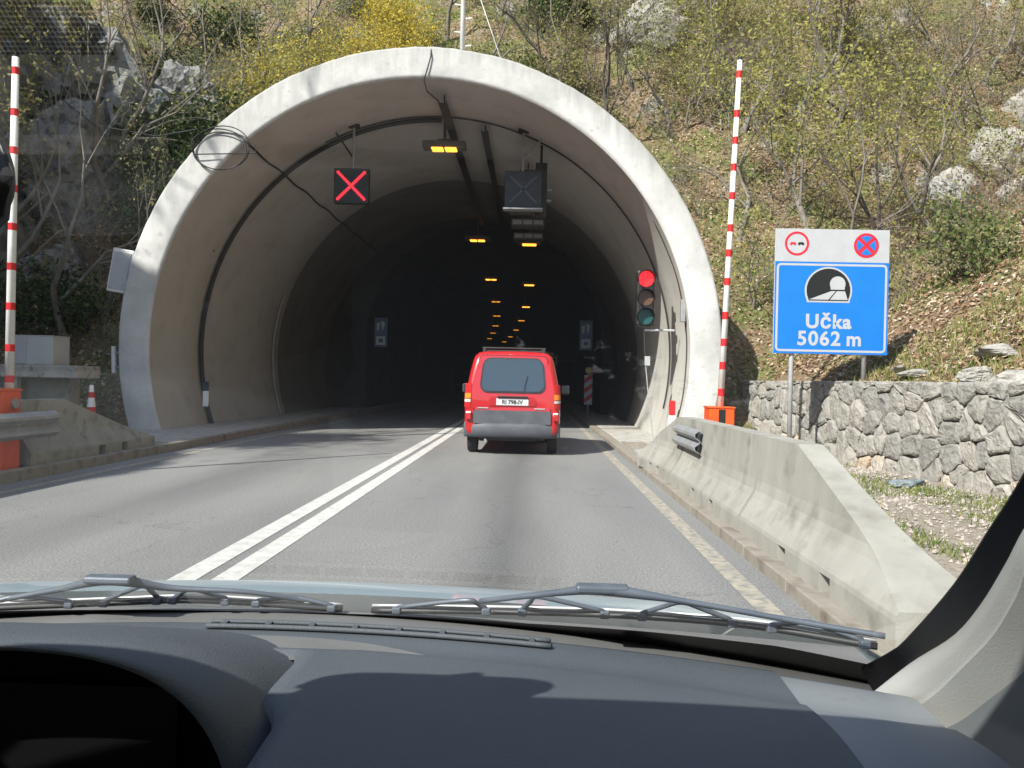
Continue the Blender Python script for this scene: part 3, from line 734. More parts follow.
# signs at the throat of the bore
M['tun_blue'] = pm('tunnel_sign_blue', (.06, .10, .22), (.07, .12, .25), 4, .4)
M['tun_white'] = pm('tunnel_sign_white', (.45, .5, .55), None, rough=.4)
def niche_sign(label, x, y, z):
    t = thing('emergency_sign', label, 'sign', (x, y, z))
    MB().box(x - .24, x + .24, y, y + .06, z, z + 1.1, bev=.01).build('board', M['tun_blue'], t)
    b = MB(); zc = z + .78
    b.poly([(x - .16, zc + .12), (x - .04, zc + .12), (x - .07, zc - .15), (x - .15, zc - .18)], y - .002)
    b.poly([(x + .0, zc + .20), (x + .15, zc + .14), (x + .12, zc - .02), (x + .05, zc - .2), (x + .02, zc)], y - .002)
    b.build('symbol', M['tun_white'], t)
    frame(x - .17, x + .17, z + .08, z + .40, .02, .09, y - .002).build('telephone_symbol', M['tun_white'], t)
    MB().box(x - .04, x + .04, y + .06, y + .3, z + .3, z + .7).build('bracket', M['dark_metal'], t)
    return t
niche_sign('blue emergency sign with white symbols left of the dark bore', -5.72, 29.6, 2.42)
niche_sign('blue emergency sign with white symbols right of the dark bore', 1.93, 29.6, 2.47)
t = thing('marker_board', 'red and white striped marker board at the right edge of the bore', 'sign', (2.05, 29.5, .12))
MB().box(1.9, 2.2, 29.5, 29.54, .45, 1.55, bev=.01).build('board', M['tun_white'], t)
for k in range(3):
    z = .5 + .36 * k
    MB().poly([(1.905, z), (2.195, z + .22), (2.195, z + .40), (1.905, z + .18)], 29.498).build('red_stripe', M['arm_red'], t)
MB().disc((2.05, 29.49, 1.72), .12, 20, 'y', .03).build('yellow_reflector', pm('yellow_reflector', (.5, .42, .05), None, rough=.4), t)
MB().tube([(2.05, 29.57, .1), (2.05, 29.57, 1.75)], .03, 8).build('post', M['galv_dull'], t)
t = thing('exit_sign', 'small green sign on the right wall deep in the tunnel', 'sign', (1.1, 44, 2.2))
MB().box(.95, 1.35, 44, 44.05, 2.1, 2.75, bev=.01).build('board', pm('green_sign', (.05, .16, .10), None, rough=.4), t)
frame(1.02, 1.28, 2.2, 2.65, .02, .05, 43.998).build('symbol', M['tun_white'], t)
MB().box(1.1, 2.6, 44.05, 44.1, 2.35, 2.42).build('bracket', M['dark_metal'], t)

# ------------------------------------------------------------------ wires and box on the portal
def wire(label, pts, r, mat=None, name='wire'):
    return tag(MB().tube(pts, r, 6).build(name, mat or M['cable'], smooth=True), label, 'wire')
coil = []
cx, cz = -6.42, 5.82
for i in range(100):
    a = i / 100 * 2 * math.pi * 2.6; k = 1 - .1 * (i / 100)
    coil.append((cx + .60 * k * math.cos(a) + .04 * math.sin(a * .7), 15.93 - .03 * math.sin(a * 1.3), cz + .42 * k * math.sin(a) + .05 * math.cos(a * .37)))
coil += [(-5.7, 15.95, 5.75), (-5.75, 16.05, 5.95)]
wire('coil of loose black wire hanging on the left shoulder of the portal rim', coil, .012)
wire('slack black wire strung from the hillside to the coil on the rim', [(-12.8, 20.5, 8.6), (-10.5, 18.6, 7.1), (-8.2, 16.9, 6.35), (-6.9, 15.95, 6.22)], .013)
wire('loose black wire dangling over the crown of the portal rim', [(-2.2, 16.05, 8.02), (-2.2, 15.96, 7.75), (-2.26, 15.95, 7.5), (-2.33, 15.97, 7.28), (-2.28, 16.1, 7.1), (-2.1, 16.5, 7.05)], .014)
wire('thin pale guy wire slanting up from the portal crown', [(-.75, 16.6, 7.77), (-1.55, 18.2, 10.4), (-1.95, 19.0, 11.7)], .012, M['galv'])
t = thing('mast', 'slim white mast with step pegs rising above the portal crown', 'mast', (-1.72, 17.5, 7.9))
MB().tube([(-1.72, 17.5, 7.7), (-1.72, 17.5, 13.5)], .055, 12).build('pole', M['arm_white'], t, smooth=True)
for k, z in enumerate(np.arange(8.3, 13.4, .30)):
    s = 1 if k % 2 else -1
    MB().tube([(-1.72, 17.5, z), (-1.72 + s * .19, 17.5, z + .02)], .018, 6).build('step_peg', M['arm_white'], t)
t = thing('wall_cabinet', 'small tilted white cabinet fixed to the left flank of the portal', 'cabinet', (-8.5, 16.4, 2.9))
rot = Matrix.Rotation(R(9), 3, 'Y')
MB().box(-8.74, -8.30, 16.12, 16.4, 2.90, 3.80, bev=.02, rot=rot).build('case', M['arm_white'], t)
MB().box(-8.70, -8.34, 16.10, 16.12, 2.97, 3.73, bev=.004, rot=rot, piv=(-8.52, 16.26, 3.35)).build('door', M['sign_white'], t)
t = thing('pipe_bracket', 'short pale pipe on the lower left flank of the portal', 'pipe', (-8.65, 16.2, 1.25))
MB().tube([(-8.64, 16.2, 1.25), (-8.66, 16.2, 1.8)], .05, 10).build('pipe', M['arm_white'], t)
for z in (1.35, 1.65): MB().box(-8.70, -8.42, 16.17, 16.23, z, z + .04).build('clip', M['galv_dull'], t)

# ------------------------------------------------------------------ left forecourt: wall, cabinet, cone
t = thing('retaining_wall', 'low concrete wall with a projecting slab left of the portal', 'wall', (-9, 14.6, 0))
MB().box(-12.5, -8.72, 14.75, 15.1, -.05, 1.14).build('wall_panel', M['barrier_old'], t)
MB().box(-12.5, -8.35, 14.35, 15.15, 1.14, 1.37, bev=.015).build('slab', M['walk'], t)
for x in (-9.55,): MB().box(x - .06, x + .06, 14.40, 14.52, -.05, 1.14).build('leg', M['walk'], t)
t = thing('electrical_cabinet', 'pale grey electrical cabinet standing on the concrete slab', 'cabinet', (-9.15, 14.7, 1.37))
MB().box(-9.62, -8.84, 14.42, 14.95, 1.372, 1.90, bev=.012).build('case', pm('cabinet_grey', (.42, .43, .43), (.5, .51, .51), 3, .5), t)
MB().box(-9.63, -9.33, 14.405, 14.418, 1.39, 1.885, bev=.003).build('door', M['sign_white'], t)
MB().box(-9.63, -8.83, 14.41, 14.96, 1.90, 1.915, bev=.006).build('lid', pm('cabinet_lid', (.5, .51, .51), None, rough=.5), t)
t = thing('traffic_cone', 'red and white traffic cone behind the sloping left barrier', 'cone', (-7.25, 12.9, .06))
cz0 = .10
MB().box(-7.42, -7.08, 12.73, 13.07, .055, .10, bev=.01).build('base', M['black'], t)
seg = [(0, .30, 'red_band', 'arm_red'), (.30, .46, 'white_band', 'reflect_white'), (.46, .62, 'red_band', 'arm_red'), (.62, .78, 'white_band', 'reflect_white'), (.78, .88, 'red_band', 'arm_red'), (.88, 1.0, 'white_tip', 'reflect_white')]
for z0, z1, nm, mt in seg:
    r0 = .125 - .095 * z0; r1 = .125 - .095 * z1
    b = MB().lathe((-7.25, 12.9, cz0), [(r0, z0 * .95), (r1, z1 * .95)] + ([(0.001, .951)] if z1 == 1.0 else [])); b.build(nm, M[mt], t, smooth=True)
t = thing('handrail', 'thin bent steel handrail frame at the left barrier end', 'railing', (-6.7, 9.5, 0))
MB().tube([(-6.55, 9.36, .05), (-6.55, 9.36, .82), (-6.52, 9.36, .88), (-6.47, 9.36, .90), (-6.1, 9.36, .90)], .018, 8).build('rail', M['galv'], t, smooth=True)
MB().tube([(-6.33, 9.36, .05), (-6.33, 9.36, .89)], .018, 8).build('upright', M['galv'], t)
# ------------------------------------------------------------------ red van
M['van_red'] = pm('red_car_paint', (.46, .012, .016), (.42, .011, .015), 2, .32, coat=.7, c3=(.38, .02, .022), s3=3, f3=(.5, .8))
M['van_grey'] = pm('grey_bumper_plastic', (.07, .076, .09), (.10, .105, .118), 5, .55, .1, 200)
M['tyre'] = pm('tyre_rubber', (.02, .02, .02), (.035, .033, .03), 8, .85, .2, 60)
M['rim'] = pm('steel_rim', (.25, .25, .26), (.32, .32, .33), 6, .4, metal=.6)
M['van_glass'] = pm('tinted_rear_glass', (.06, .085, .10), None, rough=.06, metal=.45, spec=.8)
M['dark_trim'] = pm('dark_seal', (.02, .02, .022), None, rough=.5)
VX, VY = -.345, 13.62
van = thing('van', 'red panel van with grey bumper and roof bars driving into the tunnel', 'van', (VX, VY, 0))
def vsec(hw, zt, zb, tuck=1.0):  # half section, from bottom centre up to roof centre
    H = zt - zb
    p = [(0, zb), (.70 * hw, zb), (.93 * hw, zb + .02), (.985 * hw, zb + .10), (1.0 * hw, zb + .28), (1.0 * hw, zb + .42 * H), (.985 * hw, zb + .5 * H),
         (.955 * hw, zb + .6 * H), (.90 * hw, zb + .76 * H), (.845 * hw, zb + .89 * H), (.80 * hw, zb + .945 * H), (.72 * hw, zb + .98 * H), (.5 * hw, zb + .995 * H), (0, zb + H)]
    return [(x, z) for x, z in p] + [(-x, z) for x, z in p[-2:0:-1]]
secs = [(0.0, .735, 1.69, .37), (.008, .765, 1.72, .35), (.03, .795, 1.75, .33), (.07, .815, 1.772, .31), (.16, .827, 1.79, .29), (.8, .83, 1.80, .26), (1.9, .83, 1.80, .26), (2.55, .83, 1.76, .26), (2.95, .83, 1.42, .26), (3.35, .82, 1.10, .26), (3.75, .78, .95, .28), (3.95, .68, .80, .32)]
rows = []
for yo, hw, zt, zb in secs:
    s_ = vsec(hw, zt, zb)
    # tailgate leans forward a little towards the roof
    rows.append([(VX + x, VY + yo + (.16 * max(0, (z - .95) / .8) ** 1.3 if yo < .1 else .10 * max(0, (z - .95) / .8) ** 1.3 if yo < .2 else 0), z) for x, z in s_])
b = MB(); b.grid(rows, closed=True); nn = len(rows[0])
rear = rows[0]; half = nn // 2
b.add(rear, [(j, j + 1, nn - 1 - j, (nn - j) % nn) for j in range(0, half)])
b.add(rows[-1], [tuple(range(nn))])
body = b.build('body', M['van_red'], van, smooth=True)
def rear_y(z): return VY + .0 + .16 * max(0, (z - .95) / .8) ** 1.3
def rear_plate(name, pts, mat, parent, off, smooth=False):
    """panel on the tailgate, follows its lean; pts (x,z) outline"""
    n = len(pts)
    v = [(VX + x, rear_y(z) - off, z) for x, z in pts] + [(VX + x, rear_y(z) + .015, z) for x, z in pts]
    f = [tuple(range(n))[::-1]] + [(j, (j + 1) % n, n + (j + 1) % n, n + j) for j in range(n)]
    return mobj(name, v, f, mat, parent)
def trap(x0, x1t, z0, z1, r, n=6):  # symmetric trapezoid, rounded corners: half widths x0 (bottom) and x1t (top)
    pts = rrect(-1, 1, z0, z1, r, n); o = []
    for x, z in pts:
        hw = x0 + (x1t - x0) * (z - z0) / (z1 - z0); o.append(((x + math.copysign(r, -x) * 0) * hw, z))
    return o
def rtrap(hb, ht, z0, z1, r, n=6):
    base = rrect(-.6, .6, z0, z1, r, n)
    return [(x / .6 * (hb + (ht - hb) * (z - z0) / (z1 - z0)), z) for x, z in base]
def grid_panel(name, hb, ht, z0, z1, r, mat, parent, off):
    return rear_plate(name, rtrap(hb, ht, z0, z1, r), mat, parent, off)
grid_panel('tailgate_gap', .672, .592, .69, 1.715, .09, pm('shut_line', (.03, .004, .005), None, rough=.6), van, .005)
tg = grid_panel('tailgate', .66, .58, .70, 1.703, .085, M['van_red'], van, .014)
for bx in (-.50, .47): MB().box(VX + bx - .09, VX + bx + .09, VY - .02, VY - .013, .795, .812).build('badge', M['galv'], tg)
grid_panel('window_seal', .575, .515, 1.07, 1.672, .15, M['dark_trim'], tg, .018)
grid_panel('rear_window', .55, .495, 1.095, 1.648, .14, M['van_glass'], tg, .024)
MB().tube([(VX + .20, rear_y(1.11) - .035, 1.11), (VX + .22, rear_y(1.25) - .035, 1.25), (VX + .25, rear_y(1.36) - .035, 1.36)], .008, 5).build('rear_wiper', M['dark_trim'], tg)
grid_panel('plate_recess', .41, .39, .845, 1.0, .05, pm('recess_red', (.38, .012, .018), None, rough=.5), tg, .016)
M['plate'] = pm('plate_white', (.55, .55, .56), None, rough=.35)
pl = grid_panel('number_plate', .275, .275, .855, .972, .012, M['plate'], tg, .022)
text_part('plate_lettering', 'RI 798-IV', .098, VX, rear_y(.9) - .026, .877, M['sign_black'], pl, bold=.002, sx=.95)
MB().box(VX - .26, VX + .26, VY - .05, VY + .02, .985, 1.012, bev=.008).build('plate_lamp_bar', M['dark_trim'], tg)
grid_panel('lower_panel', .665, .66, .535, .765, .03, M['van_grey'], van, .028)
MB().disc((VX, VY - .01, .70), .045, 20, 'y', .012, rz=.032).build('tailgate_handle', M['dark_trim'], van)
b = MB(); rows = []
for x in np.linspace(-.83, .83, 25):
    t_ = abs(x) / .83; yb = VY - .07 + .14 * t_ ** 4 + .0; rows.append([(VX + x, VY + .25, .31), (VX + x, yb + .06, .295), (VX + x, yb + .012, .33), (VX + x, yb, .42), (VX + x, yb + .005, .50), (VX + x, yb + .03, .545), (VX + x, VY + .12, .555)])
b.grid(rows)
for r in (rows[0], rows[-1]): b.add(r, [tuple(range(len(r)))])
for s in (-1, 1): b.box(VX + s * .795 - .03, VX + s * .795 + .03, VY + .05, VY + .25, .30, .56, bev=.02)
bmp = b.build('rear_bumper', M['van_grey'], van, smooth=True)
M['tail_red'] = pm('tail_lamp_red', (.45, .02, .02), None, rough=.15, coat=.5)
M['tail_amber'] = pm('tail_lamp_amber', (.75, .22, .03), None, rough=.15, coat=.5)
M['tail_clear'] = pm('tail_lamp_clear', (.6, .6, .58), None, rough=.15, coat=.5)
for s in (-1, 1):
    tlm = thing  # noqa
    def lampquad(nm, z0, z1, mt, xi=.715, xo=.815):
        v = []
        for z in (z0, (z0 + z1) / 2, z1):
            w = .035 * max(0, (z - .95) / .8)
            for x, yo in ((xi - w, -.012), (xo - w - .03, .0), (xo - w * 1.15 + .012, .07)):
                v.append((VX + s * x, rear_y(z) + yo, z))
        f = [(i * 3 + j, i * 3 + j + 1, i * 3 + j + 4, i * 3 + j + 3) for i in range(2) for j in range(2)]
        return mobj(nm, v, f, M[mt], van, smooth=True)
    L1 = lampquad('tail_lamp', .80, 1.22, 'tail_red'); 
    for nm, z0, z1, mt in (('amber_lens', .96, 1.05, 'tail_amber'), ('clear_lens', .90, .945, 'tail_clear')):
        q = lampquad(nm, z0, z1, mt, .718, .812); q.parent = L1
        for vv in q.data.vertices: vv.co.y -= .006
    MB().box(VX + s * .745 - .045, VX + s * .745 + .045, VY - .058, VY + .0, .60, .70, bev=.01).build('fog_lamp', M['tail_red'], van)
    MB().box(VX + s * .745 - .045, VX + s * .745 + .045, VY - .058, VY + .0, .705, .74, bev=.01).build('reversing_lamp', M['tail_clear'], van)
    # mirrors
    mr = MB().box(VX + s * 1.0 - .085, VX + s * 1.0 + .085, VY + 2.55, VY + 2.70, 1.02, 1.20, bev=.03).build('door_mirror', M['van_grey'], van)
    MB().box(VX + s * .86 - .09, VX + s * .86 + .09, VY + 2.60, VY + 2.67, 1.04, 1.09).build('mirror_arm', M['van_grey'], mr)
    MB().box(VX + s * 1.0 - .07, VX + s * 1.0 + .07, VY + 2.542, VY + 2.552, 1.04, 1.185, bev=.004).build('mirror_glass', M['van_glass'], mr)
    # wheels
    for wy in (.55, 3.2):
        x0 = VX + s * .70; t = MB(); prof = [(.20, -.085), (.285, -.085), (.305, -.06), (.308, 0), (.305, .06), (.285, .085), (.20, .085)]
        rows = [[(x0 + a, VY + wy + r * math.cos(q), .308 + r * math.sin(q)) for q in np.linspace(0, 2 * math.pi, 33)[:-1]] for r, a in prof]
        t.grid(rows, closed=True); ty = t.build('wheel', M['tyre'], van, smooth=True)
        MB().disc((x0 + s * .05 + .01, VY + wy, .308), .205, 24, 'x', .02).build('rim', M['rim'], ty)
        for q in range(5):
            a = q * 2 * math.pi / 5
            MB().disc((x0 + s * .068, VY + wy + .12 * math.cos(a), .308 + .12 * math.sin(a)), .03, 10, 'x', .012).build('rim_hole', M['dark_trim'], ty)
    # side window and rub strip
    for y0, y1, nm in ((.35, 1.35, 'side_window'), (1.45, 2.45, 'side_window')):
        zz0, zz1 = 1.10, 1.55; xa = .83 * .965; xb = .83 * .875
        v = [(VX + s * (xa + .004), VY + y0, zz0), (VX + s * (xa + .004), VY + y1, zz0), (VX + s * (xb + .012), VY + y1 - .06, zz1), (VX + s * (xb + .012), VY + y0 + .06, zz1)]
        mobj(nm, v, [(0, 1, 2, 3)], M['van_glass'], van)
    MB().box(VX + s * .835 - .012, VX + s * .835 + .012, VY + .4, VY + 2.7, .66, .74, bev=.006).build('rub_strip', M['van_grey'], van)
MB().box(VX - .06, VX + .06, rear_y(1.72) - .02, rear_y(1.72) + .03, 1.705, 1.735, bev=.006).build('brake_lamp', M['tail_red'], van)
for yo in (.42, 1.75):
    bar = MB().box(VX - .56, VX + .56, VY + yo - .03, VY + yo + .03, 1.835, 1.862, bev=.008).build('roof_bar', M['dark_metal'], van)
    for s in (-1, 1):
        MB().box(VX + s * .52 - .03, VX + s * .52 + .03, VY + yo - .035, VY + yo + .035, 1.745, 1.838, bev=.01).build('bar_foot', M['dark_metal'], bar)
MB().box(VX - .42, VX + .42, VY + .08, VY + .5, .24, .30).build('underbody', M['dark_metal'], van)
MB().tube([(VX - .45, VY + .5, .27), (VX - .45, VY - .02, .25)], .025, 10).build('exhaust', M['galv_dull'], van)
MB().box(VX - .78, VX + .78, VY + .3, VY + 3.6, .27, .40).build('floor_pan', M['dark_metal'], van)
# ------------------------------------------------------------------ the car the picture is taken from
XC = -.33
def gY(x, z, off=0.0):
    q = ((x - XC) / .75) ** 2; yb = 1.11 - .16 * q; yt = .36 - .05 * q
    return yb + (yt - yb) * (z - .95) / .5 + off
car = thing('car', 'pale blue-grey hatchback seen from inside, dashboard, pillar and wipers', 'car', (XC, .6, 0))
M['dash'] = pm('dashboard_plastic', (.085, .10, .115), (.10, .115, .13), 3, .6, .6, 420, spec=.4, bdist=.0016, c3=(.12, .132, .14), s3=260, f3=(.62, .8))
M['dash_dark'] = pm('dashboard_recess', (.005, .0055, .006), None, rough=.8, spec=.1)
M['trim_light'] = pm('pale_pillar_trim', (.60, .61, .59), (.63, .64, .62), 2, .6, .4, 420, bdist=.001)
M['trim_mid'] = pm('grey_side_trim', (.20, .22, .235), (.22, .24, .255), 3, .6, .25, 800, bdist=.0005)
M['dash_sunlit'] = pm('sunlit_dash_grey', (.22, .24, .255), (.24, .26, .275), 3, .55, .4, 420, bdist=.0005)
M['frit'] = pm('black_ceramic_band', (.008, .008, .009), None, rough=.35)
M['bonnet'] = pm('pale_blue_paint', (.42, .56, .64), (.44, .58, .66), 2, .3, metal=.15, coat=.6)
M['cowl'] = pm('cowl_plastic', (.16, .16, .16), (.2, .2, .2), 6, .5, .1, 300)
M['wiper'] = pm('wiper_metal', (.085, .105, .135), (.12, .14, .17), 10, .4, metal=.2)
M['rubber'] = pm('wiper_rubber', (.02, .021, .023), None, rough=.5)
M['headliner'] = pm('headliner_fabric', (.32, .31, .29), None, rough=.9)
M['seat_cloth'] = pm('seat_cloth', (.09, .095, .105), (.12, .125, .13), 20, .9)
def glass_mat():
    m, nt, N, L, P = new_mat('windscreen_glass'); N.remove(P)
    geo = N.new('ShaderNodeNewGeometry'); sep = N.new('ShaderNodeSeparateXYZ'); L.new(geo.outputs['Position'], sep.inputs[0])
    tr = N.new('ShaderNodeBsdfTransparent'); tr.inputs[0].default_value = (.93, .955, .945, 1)
    gl = N.new('ShaderNodeBsdfGlossy'); gl.inputs['Roughness'].default_value = 0.0; gl.inputs[0].default_value = (1, 1, 1, 1)
    fr = N.new('ShaderNodeFresnel'); fr.inputs['IOR'].default_value = 1.45
    mx = N.new('ShaderNodeMixShader'); L.new(fr.outputs[0], mx.inputs[0]); L.new(tr.outputs[0], mx.inputs[1]); L.new(gl.outputs[0], mx.inputs[2])
    # dust and insect flecks on the outside
    n1 = N.new('ShaderNodeTexNoise'); n1.inputs['Scale'].default_value = 42; n1.inputs['Detail'].default_value = 6; n1.inputs['Roughness'].default_value = .7
    L.new(geo.outputs['Position'], n1.inputs['Vector'])
    n2 = N.new('ShaderNodeTexNoise'); n2.inputs['Scale'].default_value = 9; L.new(geo.outputs['Position'], n2.inputs['Vector'])
    sm = N.new('ShaderNodeMath'); sm.operation = 'MULTIPLY'; L.new(n1.outputs[0], sm.inputs[0]); L.new(n2.outputs[0], sm.inputs[1])
    rp = N.new('ShaderNodeValToRGB'); rp.color_ramp.elements[0].position = .385; rp.color_ramp.elements[1].position = .47
    rp.color_ramp.elements[0].color = (.017, .017, .017, 1); rp.color_ramp.elements[1].color = (.35, .35, .35, 1); L.new(sm.outputs[0], rp.inputs[0])
    df = N.new('ShaderNodeBsdfDiffuse'); df.inputs[0].default_value = (.6, .6, .57, 1)
    dt = N.new('ShaderNodeBsdfTranslucent'); dt.inputs[0].default_value = (.6, .6, .57, 1)
    dd = N.new('ShaderNodeMixShader'); dd.inputs[0].default_value = .5; L.new(df.outputs[0], dd.inputs[1]); L.new(dt.outputs[0], dd.inputs[2])
    m2 = N.new('ShaderNodeMixShader'); L.new(rp.outputs[0], m2.inputs[0]); L.new(mx.outputs[0], m2.inputs[1]); L.new(dd.outputs[0], m2.inputs[2])
    # printed dots by the mirror foot
    cb = N.new('ShaderNodeCombineXYZ'); k = N.new('ShaderNodeMath'); k.operation = 'MULTIPLY'; k.inputs[1].default_value = 1.75
    L.new(sep.outputs['Z'], k.inputs[0]); L.new(sep.outputs['X'], cb.inputs[0]); L.new(k.outputs[0], cb.inputs[1])
    vo = N.new('ShaderNodeTexVoronoi'); vo.voronoi_dimensions = '2D'; vo.inputs['Randomness'].default_value = 0; vo.inputs['Scale'].default_value = 400
    L.new(cb.outputs[0], vo.inputs['Vector'])
    lt = N.new('ShaderNodeMath'); lt.operation = 'LESS_THAN'; lt.inputs[1].default_value = .40; L.new(vo.outputs['Distance'], lt.inputs[0])
    cx = N.new('ShaderNodeMath'); cx.operation = 'LESS_THAN'; cx.inputs[1].default_value = -.207; L.new(sep.outputs['X'], cx.inputs[0])
    cx2 = N.new('ShaderNodeMath'); cx2.operation = 'GREATER_THAN'; cx2.inputs[1].default_value = -.47; L.new(sep.outputs['X'], cx2.inputs[0])
    cz = N.new('ShaderNodeMath'); cz.operation = 'GREATER_THAN'; cz.inputs[1].default_value = 1.434; L.new(sep.outputs['Z'], cz.inputs[0])
    a = lt
    for q in (cx, cx2, cz):
        p = N.new('ShaderNodeMath'); p.operation = 'MULTIPLY'; L.new(a.outputs[0], p.inputs[0]); L.new(q.outputs[0], p.inputs[1]); a = p
    bl = N.new('ShaderNodeBsdfDiffuse'); bl.inputs[0].default_value = (.01, .01, .01, 1)
    m3 = N.new('ShaderNodeMixShader'); dm = N.new('ShaderNodeMath'); dm.operation = 'MULTIPLY'; dm.inputs[1].default_value = .62; L.new(a.outputs[0], dm.inputs[0]); L.new(dm.outputs[0], m3.inputs[0]); L.new(m2.outputs[0], m3.inputs[1]); L.new(bl.outputs[0], m3.inputs[2])
    L.new(m3.outputs[0], N['Material Output'].inputs[0]); return m
M['glass'] = glass_mat()
zz = np.linspace(.87, 1.475, 24)
def side(z): return .80 - .12 * (z - .9) / .55
b = MB().grid([[(XC + u * side(z), gY(XC + u * side(z), z), z) for u in np.linspace(-1, 1, 41)] for z in zz])
ws = b.build('windscreen', M['glass'], car, smooth=True)
# black ceramic border: along the foot and up both edges
def cr_curve(pts, n):
    P_ = [Vector(p) for p in pts]; P_ = [P_[0] * 2 - P_[1]] + P_ + [P_[-1] * 2 - P_[-2]]; o = []
    m = len(pts) - 1
    for i in range(n + 1):
        t = i / n * m; k = min(int(t), m - 1); f = t - k; p0, p1, p2, p3 = P_[k:k + 4]
        o.append(tuple(.5 * ((2 * p1) + (p2 - p0) * f + (2 * p0 - 5 * p1 + 4 * p2 - p3) * f * f + (3 * p1 - p0 - 3 * p2 + p3) * f ** 3)))
    return o
top = [(-1.09, .955), (-.72, .951), (-.385, .946), (-.02, .953), (.157, .963), (.307, .966), (.406, .955), (.46, .96)]
xs = np.linspace(-1.1, .46, 60); zt = np.interp(xs, [p[0] for p in top], [p[1] for p in top])
MB().grid([[(x, gY(x, z, -.004), z) for x, z in zip(xs, zt)], [(x, gY(x, .87, -.004), .87) for x in xs]]).build('ceramic_band', M['frit'], ws, smooth=True)
A_ = [(.400, .965, .945), (.408, .905, .985), (.41, .870, 1.012), (.403, .768, 1.094), (.388, .685, 1.162), (.372, .607, 1.225), (.335, .47, 1.345), (.30, .35, 1.45)]
B_ = [(.402, .93, .930), (.424, .887, .980), (.432, .82, 1.03), (.425, .76, 1.078), (.412, .70, 1.13), (.394, .63, 1.19), (.365, .47, 1.325), (.34, .33, 1.45)]
C_ = [(.428, .905, .915), (.436, .86, .955), (.432, .80, 1.005), (.424, .735, 1.058), (.408, .675, 1.11), (.39, .615, 1.165), (.372, .44, 1.30), (.36, .28, 1.45)]
D_ = [(.462, .88, .86), (.462, .83, .88), (.458, .76, .93), (.452, .69, .98), (.44, .63, 1.03), (.425, .56, 1.09), (.41, .38, 1.25), (.40, .22, 1.42)]
def mirrorx(l): return [(2 * XC - p[0], p[1], p[2]) for p in l]
for sgn in (1, -1):
    f_ = (lambda l: l) if sgn > 0 else mirrorx
    a, bb, c, d = [cr_curve(f_(l), 30) for l in (A_, B_, C_, D_)]
    MB().grid([a, [(p[0] + sgn * .05, p[1] + .02, p[2]) for p in a]]).build('ceramic_band', M['frit'], ws, smooth=True)
    MB().grid([[(p[0], p[1] - .002, p[2]) for p in a], bb]).build('pillar_seal', M['frit'], car, smooth=True)
    def lerp(p, q, t): return tuple(p[i] + (q[i] - p[i]) * t for i in range(3))
    rows = [[lerp(p, q, t) for p, q in zip(bb, c)] for t in (0, .06, .5, .85, 1)]
    rows[1] = [(p[0] - sgn * .004, p[1] - .004, p[2]) for p in rows[1]]
    rows[2] = [(p[0] - sgn * .006, p[1] - .006, p[2]) for p in rows[2]]
    MB().grid(rows).build('pillar_trim', M['trim_light'], car, smooth=True)
    rows = [[lerp(p, q, t) for p, q in zip(c, d)] for t in (0, .3, 1)] + [[(p[0] - sgn * .005, p[1] - .12, p[2] - .22) for p in d], [(p[0] - sgn * .01, p[1] - .15, .4) for p in d]]
    rows[1] = [(p[0] + sgn * .012, p[1] - .004, p[2]) for p in rows[1]]
    MB().grid(rows[:2]).build('pillar_edge_trim', M['trim_light'], car, smooth=True)
    MB().grid(rows[1:]).build('side_trim', M['trim_mid'], car, smooth=True)
    MB().box(XC + sgn * .735 - .03, XC + sgn * .735 + .03, -1.4, .60, .30, .90, bev=.02).build('door_card', M['trim_mid'], car)
# dashboard
HC, HW, HY = -.52, .268, .735
def yfar(x): return 1.072 - .16 * ((x + .33) / .72) ** 2
def ycr(x): return float(np.interp(x, [-1.1, -.2, 0, .12, .265, .38, .5], [.965, .965, .935, .905, .85, .815, .78]))
def dash_row(x):
    yf = yfar(x); yc = ycr(x); r = [(x, yf, .90), (x, yf, .936), (x, yf - .006, .944), (x, yf - .02, .947)]
    r += [(x, yc + .012 + (yf - .02 - yc - .012) * t, .947 - .004 * (1 - t)) for t in (.66, .33, 0)]
    r += [(x, yc + .004, .9455), (x, yc - .006, .949), (x, yc - .02, .951)]
    yn = .66
    r += [(x, yc - .02 + (yn - yc + .02) * t, .951 + .006 * math.sin(t * math.pi)) for t in (.15, .3, .45, .6, .75, .9, 1)]
    r += [(x, .63, .947), (x, .60, .935), (x, .575, .91), (x, .56, .87), (x, .55, .70), (x, .56, .45)]
    if abs(x - HC) < HW - .012: r = [(p[0], p[1], min(p[2], .79) if p[1] < HY + .2 else p[2]) for p in r]
    elif abs(x - HC) < HW + .012: r = [(p[0], p[1], min(p[2], .79) if p[1] < HY + .01 else p[2]) for p in r]
    return r
db = MB().grid([dash_row(x) for x in np.linspace(-1.08, .292, 90)]).build('dashboard', M['dash'], car, smooth=True)
# dashboard end, its sun patch painted as paler plastic, set a hair lower
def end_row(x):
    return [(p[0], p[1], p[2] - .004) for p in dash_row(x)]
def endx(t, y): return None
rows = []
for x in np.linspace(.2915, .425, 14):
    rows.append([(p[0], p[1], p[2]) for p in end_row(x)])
MB().grid(rows).build('dash_sun_patch', M['dash_sunlit'], car, smooth=True)
